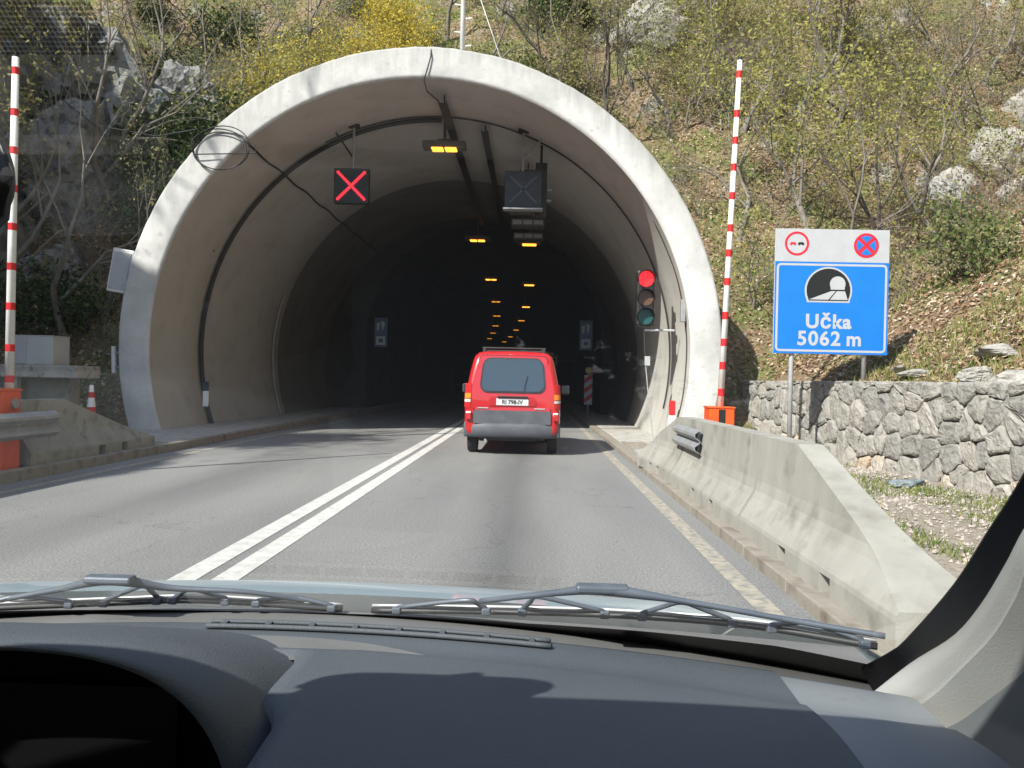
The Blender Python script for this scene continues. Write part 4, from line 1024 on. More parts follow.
# defroster slot with ribs, along the far edge
xs = np.linspace(-.42, .03, 30)
def dslot(off): return [(x, yfar(x) - off, .9495) for x in xs]
MB().grid([dslot(.024), dslot(.038)]).build('defroster_slot', M['dash_dark'], db)
b = MB(); 
rim_ = [(x, yfar(x) - .041, .9505) for x in xs]; b.tube(rim_, .0035, 6); b.tube([(x, yfar(x) - .021, .9505) for x in xs], .003, 6)
b.build('defroster_rim', M['dash'], db, smooth=True)
for x in np.arange(-.40, .03, .058):
    MB().box(x - .0035, x + .0035, yfar(x) - .041, yfar(x) - .020, .947, .9525).build('defroster_rib', M['dash'], db)
# instrument hood
def harch(w, h, y, zb, n=40, cx=HC, p=2.6):
    o = []
    for i in range(n + 1):
        a = math.pi * i / n; c_, s_ = math.cos(a), math.sin(a)
        o.append((cx + w * math.copysign(abs(c_) ** (2 / p), c_), y, zb + h * abs(s_) ** (2 / p)))
    return o
rows = []
for y, w, h in ((HY - .012, HW - .012, .235), (HY - .016, HW + .000, .239), (HY - .010, HW + .014, .242), (HY + .02, HW + .028, .242), (HY + .08, HW + .032, .231), (HY + .15, HW + .039, .209), (HY + .22, HW + .042, .184), (HY + .28, HW + .048, .166), (HY + .315, HW + .052, .148)):
    rows.append(harch(w, h, y, .785, p=3.2))
hd = MB().grid(rows).build('instrument_hood', M['dash'], car, smooth=True)
rows = [harch(HW - .012, .235, HY - .012, .785, p=3.2), harch(HW - .02, .227, HY + .03, .785, p=3.2), harch(HW - .045, .20, HY + .12, .785, p=3.2)]
b = MB().grid(rows); e = harch(HW - .044, .201, HY + .119, .785, p=3.2); b.add(e, [tuple(range(len(e)))])
b.build('instrument_recess', M['dash_dark'], hd, smooth=True)
b = MB().box(HC - .15, HC + .15, HY + .100, HY + .115, .83, .945); b.build('instrument_display', pm('dark_display', (.004, .0045, .005), None, rough=.5, spec=.2), hd)
MB().box(HC - HW + .02, HC + HW - .02, .62, HY + .13, .80, .806).build('instrument_shelf', M['dash_dark'], hd)
# bonnet and cowl
def zbon(x, y): return .957 - .13 * (y - 1.18) - .25 * (y - 1.18) ** 2 - .056 * ((x - XC) / .95) ** 2 + .004 * math.exp(-((abs(x - XC) - .55) / .04) ** 2)
MB().grid([[(x, y, zbon(x, y)) for x in np.linspace(-1.13, .47, 60)] for y in np.linspace(1.17, 2.15, 30)]).build('bonnet', M['bonnet'], car, smooth=True)
for s in (-1, 1):
    MB().grid([[(XC + s * (.80 + .06 * t), y, zbon(XC + .8, y) - .004 - .25 * t * t - .02 * t) for t in np.linspace(0, 1, 8)] for y in np.linspace(1.0, 2.15, 20)]).build('wing', M['bonnet'], car, smooth=True)
MB().grid([[(x, y, .945 - .30 * max(0, y - 1.13) - .03 * ((x - XC) / .8) ** 2 - (0.0 if y < 1.19 else .01)) for x in np.linspace(-1.12, .46, 50)] for y in (.93, 1.0, 1.06, 1.1, 1.13, 1.16, 1.2)]).build('cowl', M['cowl'], car, smooth=True)
# wipers
def wiper(spine, blade, centre):
    sp = cr_curve(spine, 40); n = len(sp); rs = [.0036 + .0040 * math.exp(-((i / (n - 1) - centre) / .16) ** 2) for i in range(n)]
    w = MB().tube(sp, rs, 8).build('wiper', M['wiper'], car, smooth=True)
    bl = cr_curve(blade, 40)
    MB().tube([(p[0], p[1] + .003, p[2] + .001) for p in bl], .0042, 6).build('rubber_blade', M['rubber'], w, smooth=True)
    MB().tube([(p[0], p[1] + .006, p[2] + .007) for p in bl], .0022, 6).build('blade_strip', M['galv'], w, smooth=True)
    ci = int(centre * (n - 1)); c = Vector(sp[ci])
    MB().box(c.x - .032, c.x + .032, c.y - .010, c.y + .010, c.z - .004, c.z + .006, bev=.003).build('blade_clip', M['wiper'], w)
    for k in range(4):
        t0 = .06 + .25 * k; i0 = int(t0 * 40); i1 = int(min(1, t0 + .17) * 40); im = (i0 + i1) // 2
        p0, p1, pm_ = Vector(bl[i0]), Vector(bl[i1]), Vector(bl[im])
        s_ = Vector(min(sp, key=lambda q: (Vector(q) - pm_).length)); top_ = pm_.lerp(s_, .75) + Vector((0, .004, .004))
        MB().tube(cr_curve([p0 + Vector((0, .004, .005)), p0.lerp(top_, .55) + Vector((0, .002, .003)), top_, p1.lerp(top_, .55) + Vector((0, .002, .003)), p1 + Vector((0, .004, .005))], 14), .0034, 6).build('yoke', M['wiper'], w, smooth=True)
        for p in (p0, p1): MB().box(p.x - .006, p.x + .006, p.y - .005, p.y + .008, p.z - .003, p.z + .007, bev=.002).build('claw', M['wiper'], w)
    return w
wiper([(-.76, 1.075, .955), (-.64, 1.062, .982), (-.556, 1.042, 1.003), (-.489, 1.074, .986), (-.385, 1.09, .979), (-.296, 1.124, .957)],
      [(-.78, 1.05, .952), (-.57, 1.09, .957), (-.45, 1.095, .962), (-.262, 1.115, .950)], .42)
wiper([(-.064, 1.066, .983), (.04, 1.001, 1.015), (.085, .976, 1.027), (.148, .967, 1.023), (.206, .96, 1.017), (.32, .943, 1.004), (.408, .918, .998)],
      [(-.22, 1.115, .950), (-.04, 1.085, .962), (.115, 1.03, .978), (.265, .975, .987), (.40, .915, .985)], .36)
# mirror, roof, cabin
b = MB(); rows = []
for x in np.linspace(-1, 1, 25):
    k = (1 - abs(x) ** 6) ** .5; xx = -.432 + .128 * x; cy_, cz_ = .455, 1.392
    rows.append([(xx, cy_ + .028 * k * math.cos(a) + (.0 if math.cos(a) > 0 else .02 * k), cz_ + .036 * k * math.sin(a)) for a in np.linspace(0, 2 * math.pi, 17)[:-1]])
b.grid(rows, closed=True); mir = b.build('rear_view_mirror', M['black'], car, smooth=True)
MB().box(-.552, -.318, .4425, .4455, 1.364, 1.42, bev=.0012).build('mirror_glass', pm('mirror_silver', (.85, .85, .85), None, rough=.02, metal=1.0), mir)
MB().tube([(-.435, .47, 1.40), (-.435, .44, 1.455)], .012, 8).build('mirror_stem', M['black'], mir)
b = MB(); rows = []
for y, z in ((.335, 1.462), (.30, 1.468), (0, 1.485), (-.8, 1.49), (-1.5, 1.44)):
    rows.append([(XC + u * .69, y - .05 * u * u, z - .03 * u ** 4) for u in np.linspace(-1, 1, 21)])
b.grid(rows); b.build('headliner', M['headliner'], car, smooth=True)
MB().grid([[(p[0], p[1] + .015, p[2] + .035) for p in r] for r in rows]).build('roof', M['bonnet'], car, smooth=True)
MB().box(XC - .70, XC + .70, -1.55, -1.45, .35, .98, bev=.03).build('tailgate_panel', M['trim_mid'], car)
for s in (-1, 1):
    st = MB().box(XC + s * .35 - .25, XC + s * .35 + .25, -.45, -.30, .35, 1.02, bev=.06).build('seat_back', M['seat_cloth'], car)
    MB().box(XC + s * .35 - .13, XC + s * .35 + .13, -.47, -.38, 1.05, 1.22, bev=.04).build('head_rest', M['seat_cloth'], st)
MB().box(XC - .70, XC + .70, -1.5, .55, .20, .25).build('floor', M['seat_cloth'], car)
# ------------------------------------------------------------------ stone retaining wall, stone by stone
wall = thing('stone_wall', 'rough grey limestone retaining wall below the slope, behind the road sign', 'wall', (5, 10, 0))
def clip(poly, a, b):  # keep the side of the bisector nearer to a
    mx, my = (a[0] + b[0]) / 2, (a[1] + b[1]) / 2; nx, ny = b[0] - a[0], b[1] - a[1]; o = []
    for i in range(len(poly)):
        p, q = poly[i], poly[(i + 1) % len(poly)]
        dp = (p[0] - mx) * nx + (p[1] - my) * ny; dq = (q[0] - mx) * nx + (q[1] - my) * ny
        if dp <= 0: o.append(p)
        if (dp < 0 < dq) or (dq < 0 < dp):
            t = dp / (dp - dq); o.append((p[0] + (q[0] - p[0]) * t, p[1] + (q[1] - p[1]) * t))
    return o
YA, YB, HT = 4.2, 17.6, 1.42
LW = YB - YA
seeds = []
r_ = random.Random(11)
s0 = 0.0
rowz = [.0, .33, .66, .98, 1.26]
for k, z in enumerate(rowz):
    s = r_.uniform(0, .3)
    while s < LW:
        w = r_.choice([.2, .26, .33, .42, .55, .66]) * r_.uniform(.85, 1.15); seeds.append((s + w / 2, z + .16 + r_.uniform(-.15, .15))); s += w
        if r_.random() < .22: seeds.append((s + r_.uniform(-.05, .05), z + r_.uniform(0, .3)))
def wpt(s, z, out):  # position on the wall face, 'out' towards the road
    y = YB - s; x = float(xwall(y)); return (x - .02 - out + .05 * (z / HT), y, z - .02)
cells = []
for i, a in enumerate(seeds):
    poly = [(a[0] - .8, -.05), (a[0] + .8, -.05), (a[0] + .8, HT), (a[0] - .8, HT)]
    poly = [(min(max(p[0], 0), LW), p[1]) for p in poly]
    for c in sorted(seeds, key=lambda q: (q[0] - a[0]) ** 2 + (q[1] - a[1]) ** 2)[1:16]:
        poly = clip(poly, a, c)
        if len(poly) < 3: break
    if len(poly) >= 3: cells.append((a, poly))
bk = MB(); n = 30
bk.grid([[wpt(LW * i / n, z, -.02) for z in (-.1, HT - .03)] + [(wpt(LW * i / n, HT, -.42)[0], YB - LW * i / n, HT - .05)] for i in range(n + 1)])
bk.build('mortar_core', M['mortar'], wall)
for a, poly in cells:
    cx = sum(p[0] for p in poly) / len(poly); cz = sum(p[1] for p in poly) / len(poly)
    # chop long edges so the outline is not a clean polygon
    pts = []
    for i in range(len(poly)):
        p, q = poly[i], poly[(i + 1) % len(poly)]; L_ = math.hypot(q[0] - p[0], q[1] - p[1])
        if L_ < .03: pts.append(p); continue
        pts.append((p[0] + (q[0] - p[0]) * .16, p[1] + (q[1] - p[1]) * .16)); pts.append((p[0] + (q[0] - p[0]) * .5 + r_.uniform(-.028, .028) * min(1, L_ / .25), p[1] + (q[1] - p[1]) * .5 + r_.uniform(-.028, .028) * min(1, L_ / .25)))
        pts.append((p[0] + (q[0] - p[0]) * .84, p[1] + (q[1] - p[1]) * .84))
    def shr(k): return [(cx + (p[0] - cx) * k, cz + (p[1] - cz) * k) for p in pts]
    o1 = r_.uniform(.035, .065); tx, tz = r_.uniform(-.10, .10), r_.uniform(-.10, .10)
    rr = []
    size = max(.1, min(max(p[0] for p in poly) - min(p[0] for p in poly), max(p[1] for p in poly) - min(p[1] for p in poly)))
    g = .009 / size * 2
    for k, o_ in ((1 - g, -.03), (1 - g, o1 * .55), (.90 - g * .5, o1 * .86), (.68, o1 * 1.0 + r_.uniform(-.008, .012)), (.36, o1 * 1.06 + r_.uniform(-.012, .018))):
        rr.append([wpt(p[0], min(p[1], HT - .005), o_ + ((p[0] - cx) * tx + (p[1] - cz) * tz) + (r_.uniform(-.008, .008) if o_ > 0 else 0)) for p in shr(k)])
    b = MB().grid(rr, closed=True); m_ = len(pts); b.add(rr[-1], [tuple(range(m_))[::-1]])
    low = cz < .26
    mt = STONE[r_.choice([0, 0, 1, 2, 2, 0]) if not low else r_.choice([3, 4, 4, 1, 0])]
    b.build('stone', mt, wall)

# ------------------------------------------------------------------ boulders
_ico = None
def ico(sub):
    bm = bmesh.new(); bmesh.ops.create_icosphere(bm, subdivisions=sub, radius=1)
    v = np.array([q.co[:] for q in bm.verts]); bm.verts.index_update(); f = [[q.index for q in g.verts] for g in bm.faces]; bm.free(); return v, f
ICO3 = ico(4)
def boulder(seed, planes=16, rough=.05):
    g = np.random.default_rng(seed); d = ICO3[0]
    nrm = g.normal(size=(planes, 3)); nrm /= np.linalg.norm(nrm, axis=1)[:, None]; off = g.uniform(.62, .95, planes)
    dots = d @ nrm.T; rad = np.where(dots > .05, off / np.maximum(dots, .05), 9).min(1); rad = np.minimum(rad, 1.25)
    nz = fbm(d[:, 0] * 2.1 + seed, d[:, 1] * 2.1 + d[:, 2] * 1.7, 4); nz2 = fbm(d[:, 0] * 7 + seed, d[:, 2] * 7 + d[:, 1] * 5, 3)
    crack = np.abs(fbm(d[:, 2] * 3 + 7 + seed, d[:, 0] * 1.2 - d[:, 1], 3)); crack = np.exp(-(crack / .05) ** 2)
    ax = g.normal(size=3); ax[2] += 1.5; ax /= np.linalg.norm(ax); lay = ((d @ ax) * rad * 3.3 + 1.2 * nz) % 1.0
    rad = rad * (1 - rough * 1.1 * lay)
    return d * (rad * (1 + rough * 2.2 * nz + rough * .8 * nz2 - rough * 1.6 * crack))[:, None]
def rock(name, label, loc, size, seed, mat, rot=0, group=None, rough=.05):
    v = boulder(seed, rough=rough) * np.array(size); c, s = math.cos(rot), math.sin(rot)
    v = np.stack([v[:, 0] * c - v[:, 1] * s, v[:, 0] * s + v[:, 1] * c, v[:, 2]], 1)
    o = mobj(name, v, ICO3[1], mat, smooth=False); o.location = loc
    return tag(o, label, 'rock', group)
def H1(x, y): return float(hgt(x, y))
# left crag
for i, (x, y, dz, sx, sy, sz) in enumerate(((-12.6, 21.0, 1.0, 1.7, 1.4, 2.0), (-13.9, 20.0, .6, 1.6, 1.4, 2.4), (-11.7, 22.6, .8, 1.3, 1.2, 2.1), (-13.2, 22.8, 2.2, 1.8, 1.5, 2.2),
                                            (-15.3, 21.0, .5, 1.7, 1.5, 2.6), (-11.9, 19.6, .1, 1.2, 1.0, 1.2), (-14.6, 23.6, 1.2, 1.8, 1.6, 2.0), (-10.9, 24.6, .6, 1.2, 1.1, 1.3))):
    rock('crag', 'grey limestone crag on the shaded slope left of the portal', (x, y, H1(x, y) + dz), (sx, sy, sz), 20 + i, M['rock'], i * .9, 'limestone crags on the shaded slope', .12)
for i, (x, y, dz, sx, sy, sz) in enumerate(((4.0, 29.0, .3, 1.7, 1.1, 1.3), (2.6, 30.2, .3, 1.4, 1.0, 1.2), (5.3, 30.3, .5, 1.5, 1.2, 1.0), (11.4, 22.6, .0, 1.1, .9, 1.0), (12.9, 21.4, -.2, .8, .7, .7), (13.4, 23.4, .0, 1.0, .9, 1.1),
                                            (13.6, 19.5, .0, .9, .8, .6), (10.9, 16.6, .0, .7, .6, .5), (11.9, 17.5, .1, .8, .7, .6), (16.4, 25.0, .4, 1.6, 1.3, 2.2), (9.6, 15.2, .0, .45, .4, .3), (15.6, 22.8, .3, 1.4, 1.2, 1.6))):
    rock('rock', 'pale rock outcrop half buried in the sunlit slope above the stone wall', (x, y, H1(x, y) + dz), (sx, sy, sz), 50 + i, M['rock_pale'], i * 1.3, 'rocks in the sunlit slope', .07)
for i, (y, d, s, lab) in enumerate(((11.9, .45, .26, 'pale flat stone lying on top of the stone wall beside the sign post'), (10.6, .5, .36, 'long pale flat slab lying on top of the stone wall'), (9.75, .42, .48, 'broad pale grey slab lying on top of the stone wall'),
                                    (11.1, 1.1, .30, 'rounded tan stone lying behind the slabs on the wall top'), (12.4, .5, .18, 'small white stone with yellow flowers beside it on the wall top'), (8.9, .8, .32, 'grey stone sitting on the wall top'), (9.6, 1.5, .22, 'small pale stone in the grass above the wall slabs'))):
    x = float(xwall(y)) + d
    rock('flat_stone', lab, (x, y, H1(x, y) + .07), (s, s * .8, s * .36), 80 + i, M['rock_pale'], i, None, .04)

# ------------------------------------------------------------------ plants
M['bark'] = pm('grey_bark', (.13, .115, .10), (.22, .20, .18), 6, .95, .6, 40, stretch=(1, 1, .25))
M['bark_dark'] = pm('dark_bark', (.065, .055, .045), (.12, .10, .085), 6, .95, .6, 40, stretch=(1, 1, .25))
M['twig'] = pm('twig_bark', (.18, .155, .125), (.28, .25, .205), 6, .95)
LEAF = {
    'lime': leafmat('lime_leaf', (.27, .27, .07), (.46, .43, .15), .45),
    'green': leafmat('green_leaf', (.075, .115, .038), (.19, .22, .085), .35),
    'dark': leafmat('dark_leaf', (.022, .042, .018), (.07, .10, .045), .25),
    'yellow': leafmat('yellow_flower', (.52, .41, .05), (.68, .56, .11), .4),
    'olive': leafmat('olive_leaf', (.19, .19, .08), (.36, .33, .15), .4),
    'dry': leafmat('dry_leaf', (.20, .12, .06), (.36, .25, .15), .25)}
def grow(b, p, d, length, r, depth, tips, rs, spread=.6, up=.15, nseg=4, wob=.16, kids=(3, 4), lenk=(.5, .72), sides=(6, 5, 4, 3, 3)):
    pts = [p.copy()]; rad = [r]; q = p.copy(); dd = d.copy()
    for i in range(nseg):
        dd = (dd + Vector((rs.gauss(0, wob), rs.gauss(0, wob), rs.gauss(0, wob) + up * .3))).normalized()
        q = q + dd * (length / nseg); pts.append(q.copy()); rad.append(r * (1 - .62 * (i + 1) / nseg))
    b.tube(pts, rad, sides[min(depth, len(sides) - 1)] , cap=False)
    return pts, rad, dd
def plant(rs, stems, height, r0, levels, spread, up, kids, lenk, lean=.15, first=.35, wob=.16):
    b = MB(); tips = []
    def rec(p, d, L_, r, lev):
        pts, rad, dd = grow(b, p, d, L_, r, levels - lev, tips, rs, up=up, nseg=5 if lev == levels else 3, wob=wob)
        if lev == 0 or r < .0025:
            tips.extend(pts[1:]); return
        if lev <= 1: tips.extend(pts[2:])
        k = rs.randint(*kids)
        for j in range(k):
            t = first + (1 - first) * (j + rs.random()) / k; seg = t * (len(pts) - 1); i = min(int(seg), len(pts) - 2); f = seg - i
            q = pts[i].lerp(pts[i + 1], f); rr = (rad[i] + (rad[i + 1] - rad[i]) * f) * .68
            ax = Vector((rs.gauss(0, 1), rs.gauss(0, 1), rs.gauss(0, .5))); ax = (ax - dd * ax.dot(dd)); ax.normalize()
            nd = (dd * (1 - spread * .55) + ax * spread * rs.uniform(.7, 1.2) + Vector((0, 0, up))).normalized()
            rec(q, nd, L_ * rs.uniform(*lenk), rr, lev - 1)
        rec(pts[-1], dd, L_ * rs.uniform(*lenk), rad[-1], lev - 1)
    for s in range(stems):
        a = rs.uniform(0, 2 * math.pi); d = Vector((math.cos(a) * lean * rs.uniform(.3, 1.4), math.sin(a) * lean * rs.uniform(.3, 1.4), 1)).normalized()
        rec(Vector((math.cos(a) * .08 * (stems > 1), math.sin(a) * .08 * (stems > 1), -.25)), d, height * rs.uniform(.75, 1.1), r0 * rs.uniform(.7, 1), levels)
    return b, tips
def leaves(tips, count, size, seed, jitter=.18, clump=True, zmin=None):
    g = np.random.default_rng(seed); T = np.array([t[:] for t in tips])
    if zmin is not None: T = T[T[:, 2] > zmin]
    wts = g.random(len(T)) ** (2.5 if clump else .5); wts /= wts.sum()
    c = T[g.choice(len(T), count, p=wts)] + g.normal(size=(count, 3)) * jitter
    u = g.normal(size=(count, 3)); u /= np.linalg.norm(u, axis=1)[:, None]
    w = np.cross(u, g.normal(size=(count, 3))); w /= np.linalg.norm(w, axis=1)[:, None]
    s = size * g.uniform(.6, 1.35, (count, 1)); u = u * s; w = w * s * .62
    v = np.stack([c - u, c + w * .9 - u * .1, c + u, c - w * .9 - u * .1], 1).reshape(-1, 3)
    f = np.arange(count * 4).reshape(-1, 4); return v, f
PROTO = {}
def proto(key, name, label, cat, group, seed, stems, height, r0, levels, spread, up, kids, lenk, bark, leaf, count, size, jitter=.18, lean=.15, first=.35, clump=True, parts=('trunk', 'crown'), wob=.16, zmin=None, leaf2=None):
    rs = random.Random(seed); b, tips = plant(rs, stems, height, r0, levels, spread, up, kids, lenk, lean, first, wob)
    o = thing(name, label, cat, (0, 0, 0), group)
    b.build(parts[0], M[bark], o, smooth=True)
    if count:
        v, f = leaves(tips, count, size, seed, jitter, clump, zmin)
        ms = [LEAF[leaf]] + ([LEAF[leaf2]] if leaf2 else [])
        fm = (np.random.default_rng(seed).random(len(f)) < .3).astype(int) if leaf2 else np.zeros(len(f), int)
        mobj(parts[1], v, f, ms, o, fmat=fm)
    PROTO[key] = [o, False]
G_TREE, G_SHR = 'trees on the slope', 'shrubs on the slope'
proto('lime_tree', 'young_tree', 'slender tree with sparse lime green spring leaves on the sunlit slope', 'tree', G_TREE, 1, 1, 3.2, .11, 4, .62, .12, (3, 4), (.52, .72), 'bark', 'lime', 2200, .045, .16, .1, .4)
proto('bare_tree', 'bare_tree', 'thin leafless tree with grey twigs on the slope', 'tree', G_TREE, 2, 1, 3.6, .09, 4, .55, .2, (2, 4), (.5, .74), 'bark', 'olive', 500, .045, .1, .12, .35)
proto('fork_tree', 'forked_tree', 'dark forked trunk rising right behind the portal rim', 'tree', G_TREE, 5, 2, 2.8, .13, 4, .5, .25, (2, 4), (.55, .76), 'bark_dark', 'olive', 900, .05, .15, .35, .3)
proto('sapling', 'sapling', 'leafy lime green sapling on the sunlit slope', 'tree', G_TREE, 4, 2, 1.9, .045, 3, .7, .1, (3, 5), (.55, .8), 'twig', 'lime', 1400, .042, .18, .3, .25, leaf2='green')
proto('ever_tree', 'evergreen_tree', 'dense dark evergreen tree on the slope behind the portal', 'tree', G_TREE, 6, 1, 2.9, .10, 4, .75, .05, (4, 5), (.45, .62), 'bark_dark', 'dark', 9000, .075, .22, .1, .2, False, leaf2='green')
proto('green_shrub', 'green_shrub', 'low rounded green shrub on the slope', 'shrub', G_SHR, 7, 7, .7, .018, 3, .7, .05, (2, 4), (.55, .8), 'twig', 'green', 2200, .042, .16, .7, .2, parts=('stems', 'foliage'), leaf2='olive')
proto('olive_shrub', 'budding_shrub', 'twiggy shrub with yellowish olive buds on the slope', 'shrub', G_SHR, 8, 8, .95, .018, 3, .6, .12, (2, 4), (.5, .8), 'twig', 'olive', 1300, .038, .14, .6, .2, parts=('stems', 'foliage'), leaf2='lime')
proto('twig_shrub', 'leafless_shrub', 'tangled leafless grey shrub on the slope', 'shrub', G_SHR, 9, 9, 1.0, .014, 4, .65, .05, (2, 3), (.6, .85), 'twig', 'dry', 260, .035, .15, .8, .15, parts=('stems', 'foliage'))
proto('dark_shrub', 'evergreen_shrub', 'dark green evergreen shrub on the slope', 'shrub', G_SHR, 10, 7, .85, .02, 3, .7, .05, (3, 4), (.5, .75), 'twig', 'dark', 4200, .055, .2, .7, .2, False, parts=('stems', 'foliage'), leaf2='green')
proto('forsythia', 'forsythia_bush', 'bright yellow flowering bush above the portal crown', 'bush', 'yellow bushes above the portal', 12, 10, 1.15, .02, 3, .55, .2, (2, 4), (.55, .8), 'twig', 'yellow', 8500, .038, .12, .5, .15, False, parts=('stems', 'blossom'), leaf2='lime')
proto('broom', 'broom_bush', '', 'bush', '', 14, 9, 1.0, .018, 3, .6, .15, (2, 4), (.55, .8), 'twig', 'lime', 4200, .036, .14, .55, .2, False, parts=('stems', 'foliage'), leaf2='yellow')
proto('sign_tree', 'young_tree', '', 'tree', '', 23, 1, 4.0, .10, 4, .6, .15, (3, 4), (.46, .62), 'bark_dark', 'lime', 1500, .045, .16, .05, .42, wob=.06)
BASE = {'lime_tree': 'slender tree with sparse lime green leaves', 'bare_tree': 'thin leafless tree with grey twigs', 'fork_tree': 'dark forked trunk', 'sapling': 'leafy lime green sapling',
        'ever_tree': 'dense dark evergreen tree', 'green_shrub': 'low rounded green shrub', 'olive_shrub': 'twiggy shrub with olive buds', 'twig_shrub': 'tangled leafless grey shrub', 'dark_shrub': 'dark evergreen shrub', 'forsythia': 'bright yellow flowering bush', 'broom': 'yellow-green flowering bush', 'sign_tree': 'straight dark trunk with a few lime leaves'}
GRP = {k: ('trees' if 'tree' in k or k == 'sapling' else 'bushes' if k in ('forsythia', 'broom') else 'shrubs') for k in BASE}
def put(key, x, y, s=1.0, rz=None, label=None, sink=0.0, tilt=0):
    o, used = PROTO[key]
    if used: o = copy_tree(o)
    PROTO[key][1] = True
    o.location = (x, y, H1(x, y) - sink); o.rotation_euler = (tilt, 0, random.uniform(0, 6.28) if rz is None else rz)
    sc = s if isinstance(s, (tuple, list)) else (s * random.uniform(.92, 1.08), s * random.uniform(.92, 1.08), s)
    o.scale = sc
    if label is None:
        zone = ('on the sunlit slope above the stone wall' if x > 3.6 and y < 18 else 'on the sunlit slope above the road sign' if x > 3.6 and y < 30 else
                'on the shaded slope left of the portal' if x < -8.2 and y < 27 else 'high on the hillside beyond the portal' if y >= 30 else 'on the slope just above the portal crown')
        if x < -13 and y < 16.5: zone = 'on the steep spur beside the left verge'
        label = BASE[key] + ' ' + zone; o['group'] = GRP[key] + ' ' + zone
    o['label'] = label
    return o
exec_places = [
    # key, x, y, scale
    ('forsythia', -5.6, 25.8, 1.1), ('forsythia', -4.6, 26.3, 1.2), ('forsythia', -5.1, 27.4, 1.2),
    ('broom', -7.3, 24.9, 1.5), ('broom', -6.4, 25.3, 1.4), ('broom', -8.2, 24.9, 1.3), ('broom', -7.6, 26.0, 1.4),
    ('fork_tree', 1.75, 23.6, 1.15), ('ever_tree', .2, 29.0, .75), ('bare_tree', -9.2, 28.5, 1.0), ('bare_tree', -10.4, 26.4, 1.1), ('bare_tree', -11.6, 27.4, 1.2), ('bare_tree', -13.0, 26.2, 1.2), ('bare_tree', -7.9, 27.6, 1.0), ('bare_tree', -12.2, 20.4, 1.1), ('bare_tree', -13.4, 19.6, 1.2),
    ('green_shrub', -.3, 26.2, 1.5), ('olive_shrub', .9, 26.0, 1.4), ('green_shrub', -1.2, 26.0, 1.4),
    ('sign_tree', 8.35, 19.6, 1.0), ('lime_tree', 6.2, 27.0, 1.0), ('lime_tree', 4.9, 26.0, .9), ('sapling', 5.4, 24.4, 1.2), ('sapling', 4.6, 25.2, 1.1), ('sapling', 7.2, 25.0, 1.2), ('sapling', 6.0, 26.8, 1.3),
    ('bare_tree', 12.6, 20.2, 1.1), ('bare_tree', 14.2, 22.8, 1.2), ('bare_tree', 10.4, 22.4, 1.0), ('bare_tree', 8.9, 24.6, 1.1), ('lime_tree', 9.6, 26.4, 1.0), ('bare_tree', 3.1, 26.6, 1.0),
    ('bare_tree', -10.6, 18.0, 1.2), ('bare_tree', -11.3, 21.5, 1.3), ('bare_tree', -12.6, 18.6, 1.2), ('bare_tree', -12.3, 24.4, 1.2), ('bare_tree', -10.0, 23.0, 1.2), ('bare_tree', -8.6, 25.5, 1.1), ('bare_tree', -14.0, 21.8, 1.3),
    ('dark_shrub', -9.8, 21.8, 1.5), ('dark_shrub', -9.3, 22.9, 1.4), ('dark_shrub', -10.2, 20.6, 1.2), ('dark_shrub', -8.8, 23.4, 1.2), ('twig_shrub', -10.6, 18.9, 1.2), ('twig_shrub', -10.8, 19.8, 1.4), ('twig_shrub', -11.4, 18.2, 1.3), ('twig_shrub', -9.9, 18.0, 1.0),
]
for k, x, y, s in exec_places: put(k, x, y, s)
# scattered shrubs
pts = []
rs = random.Random(5)
def tube_ok(x, y, z): return not (math.hypot(x - TC[0], z + .5 - TC[1]) < R_OUT + 1.5)
def wild(nmax, xr, yr, mind, keys):
    k = 0; t = 0
    while k < nmax and t < 4000:
        t += 1; x = rs.uniform(*xr); y = rs.uniform(*yr); z = H1(x, y)
        if z < 1.3 or not tube_ok(x, y, z): continue
        if x < float(xwall(y)) + .8 and x > 3.6 and y < 17.5: continue
        if any((x - a) ** 2 + (y - b_) ** 2 < mind * mind for a, b_ in pts): continue
        pts.append((x, y)); put(rs.choice(keys), x, y, rs.uniform(.75, 1.35)); k += 1
wild(64, (4.5, 17), (17, 30), .85, ['green_shrub', 'olive_shrub', 'olive_shrub', 'twig_shrub', 'twig_shrub', 'twig_shrub', 'sapling', 'twig_shrub'])
wild(30, (5, 18), (18.5, 31), .8, ['bare_tree', 'bare_tree', 'lime_tree', 'sapling'])
wild(10, (7.8, 12.5), (10, 17), 1.3, ['twig_shrub', 'green_shrub', 'twig_shrub'])
wild(26, (-8, 5), (23, 31), 1.2, ['green_shrub', 'olive_shrub', 'twig_shrub', 'twig_shrub', 'olive_shrub', 'bare_tree'])
wild(30, (-16, -8), (17, 30), 1.0, ['twig_shrub', 'twig_shrub', 'twig_shrub', 'olive_shrub', 'dark_shrub'])
wild(16, (-16, -8.5), (17.5, 28), .9, ['bare_tree'])
wild(14, (-10, 18), (30, 38), 2.0, ['bare_tree', 'lime_tree', 'bare_tree', 'ever_tree'])
# trees on the left spur that shade the forecourt (mostly left of the frame)
for x, y, s in ((-15.5, 8, 1.7), (-16.5, 4, 1.8), (-15.2, 12, 1.6), (-17.5, 0, 1.8), (-14.4, 15.2, 1.5), (-16.2, 10.2, 1.6)): put('bare_tree', x, y, s)
for x, y, s in ((-15.0, 6, 1.3), (-16, 13.6, 1.3)): put('ever_tree', x, y, s)

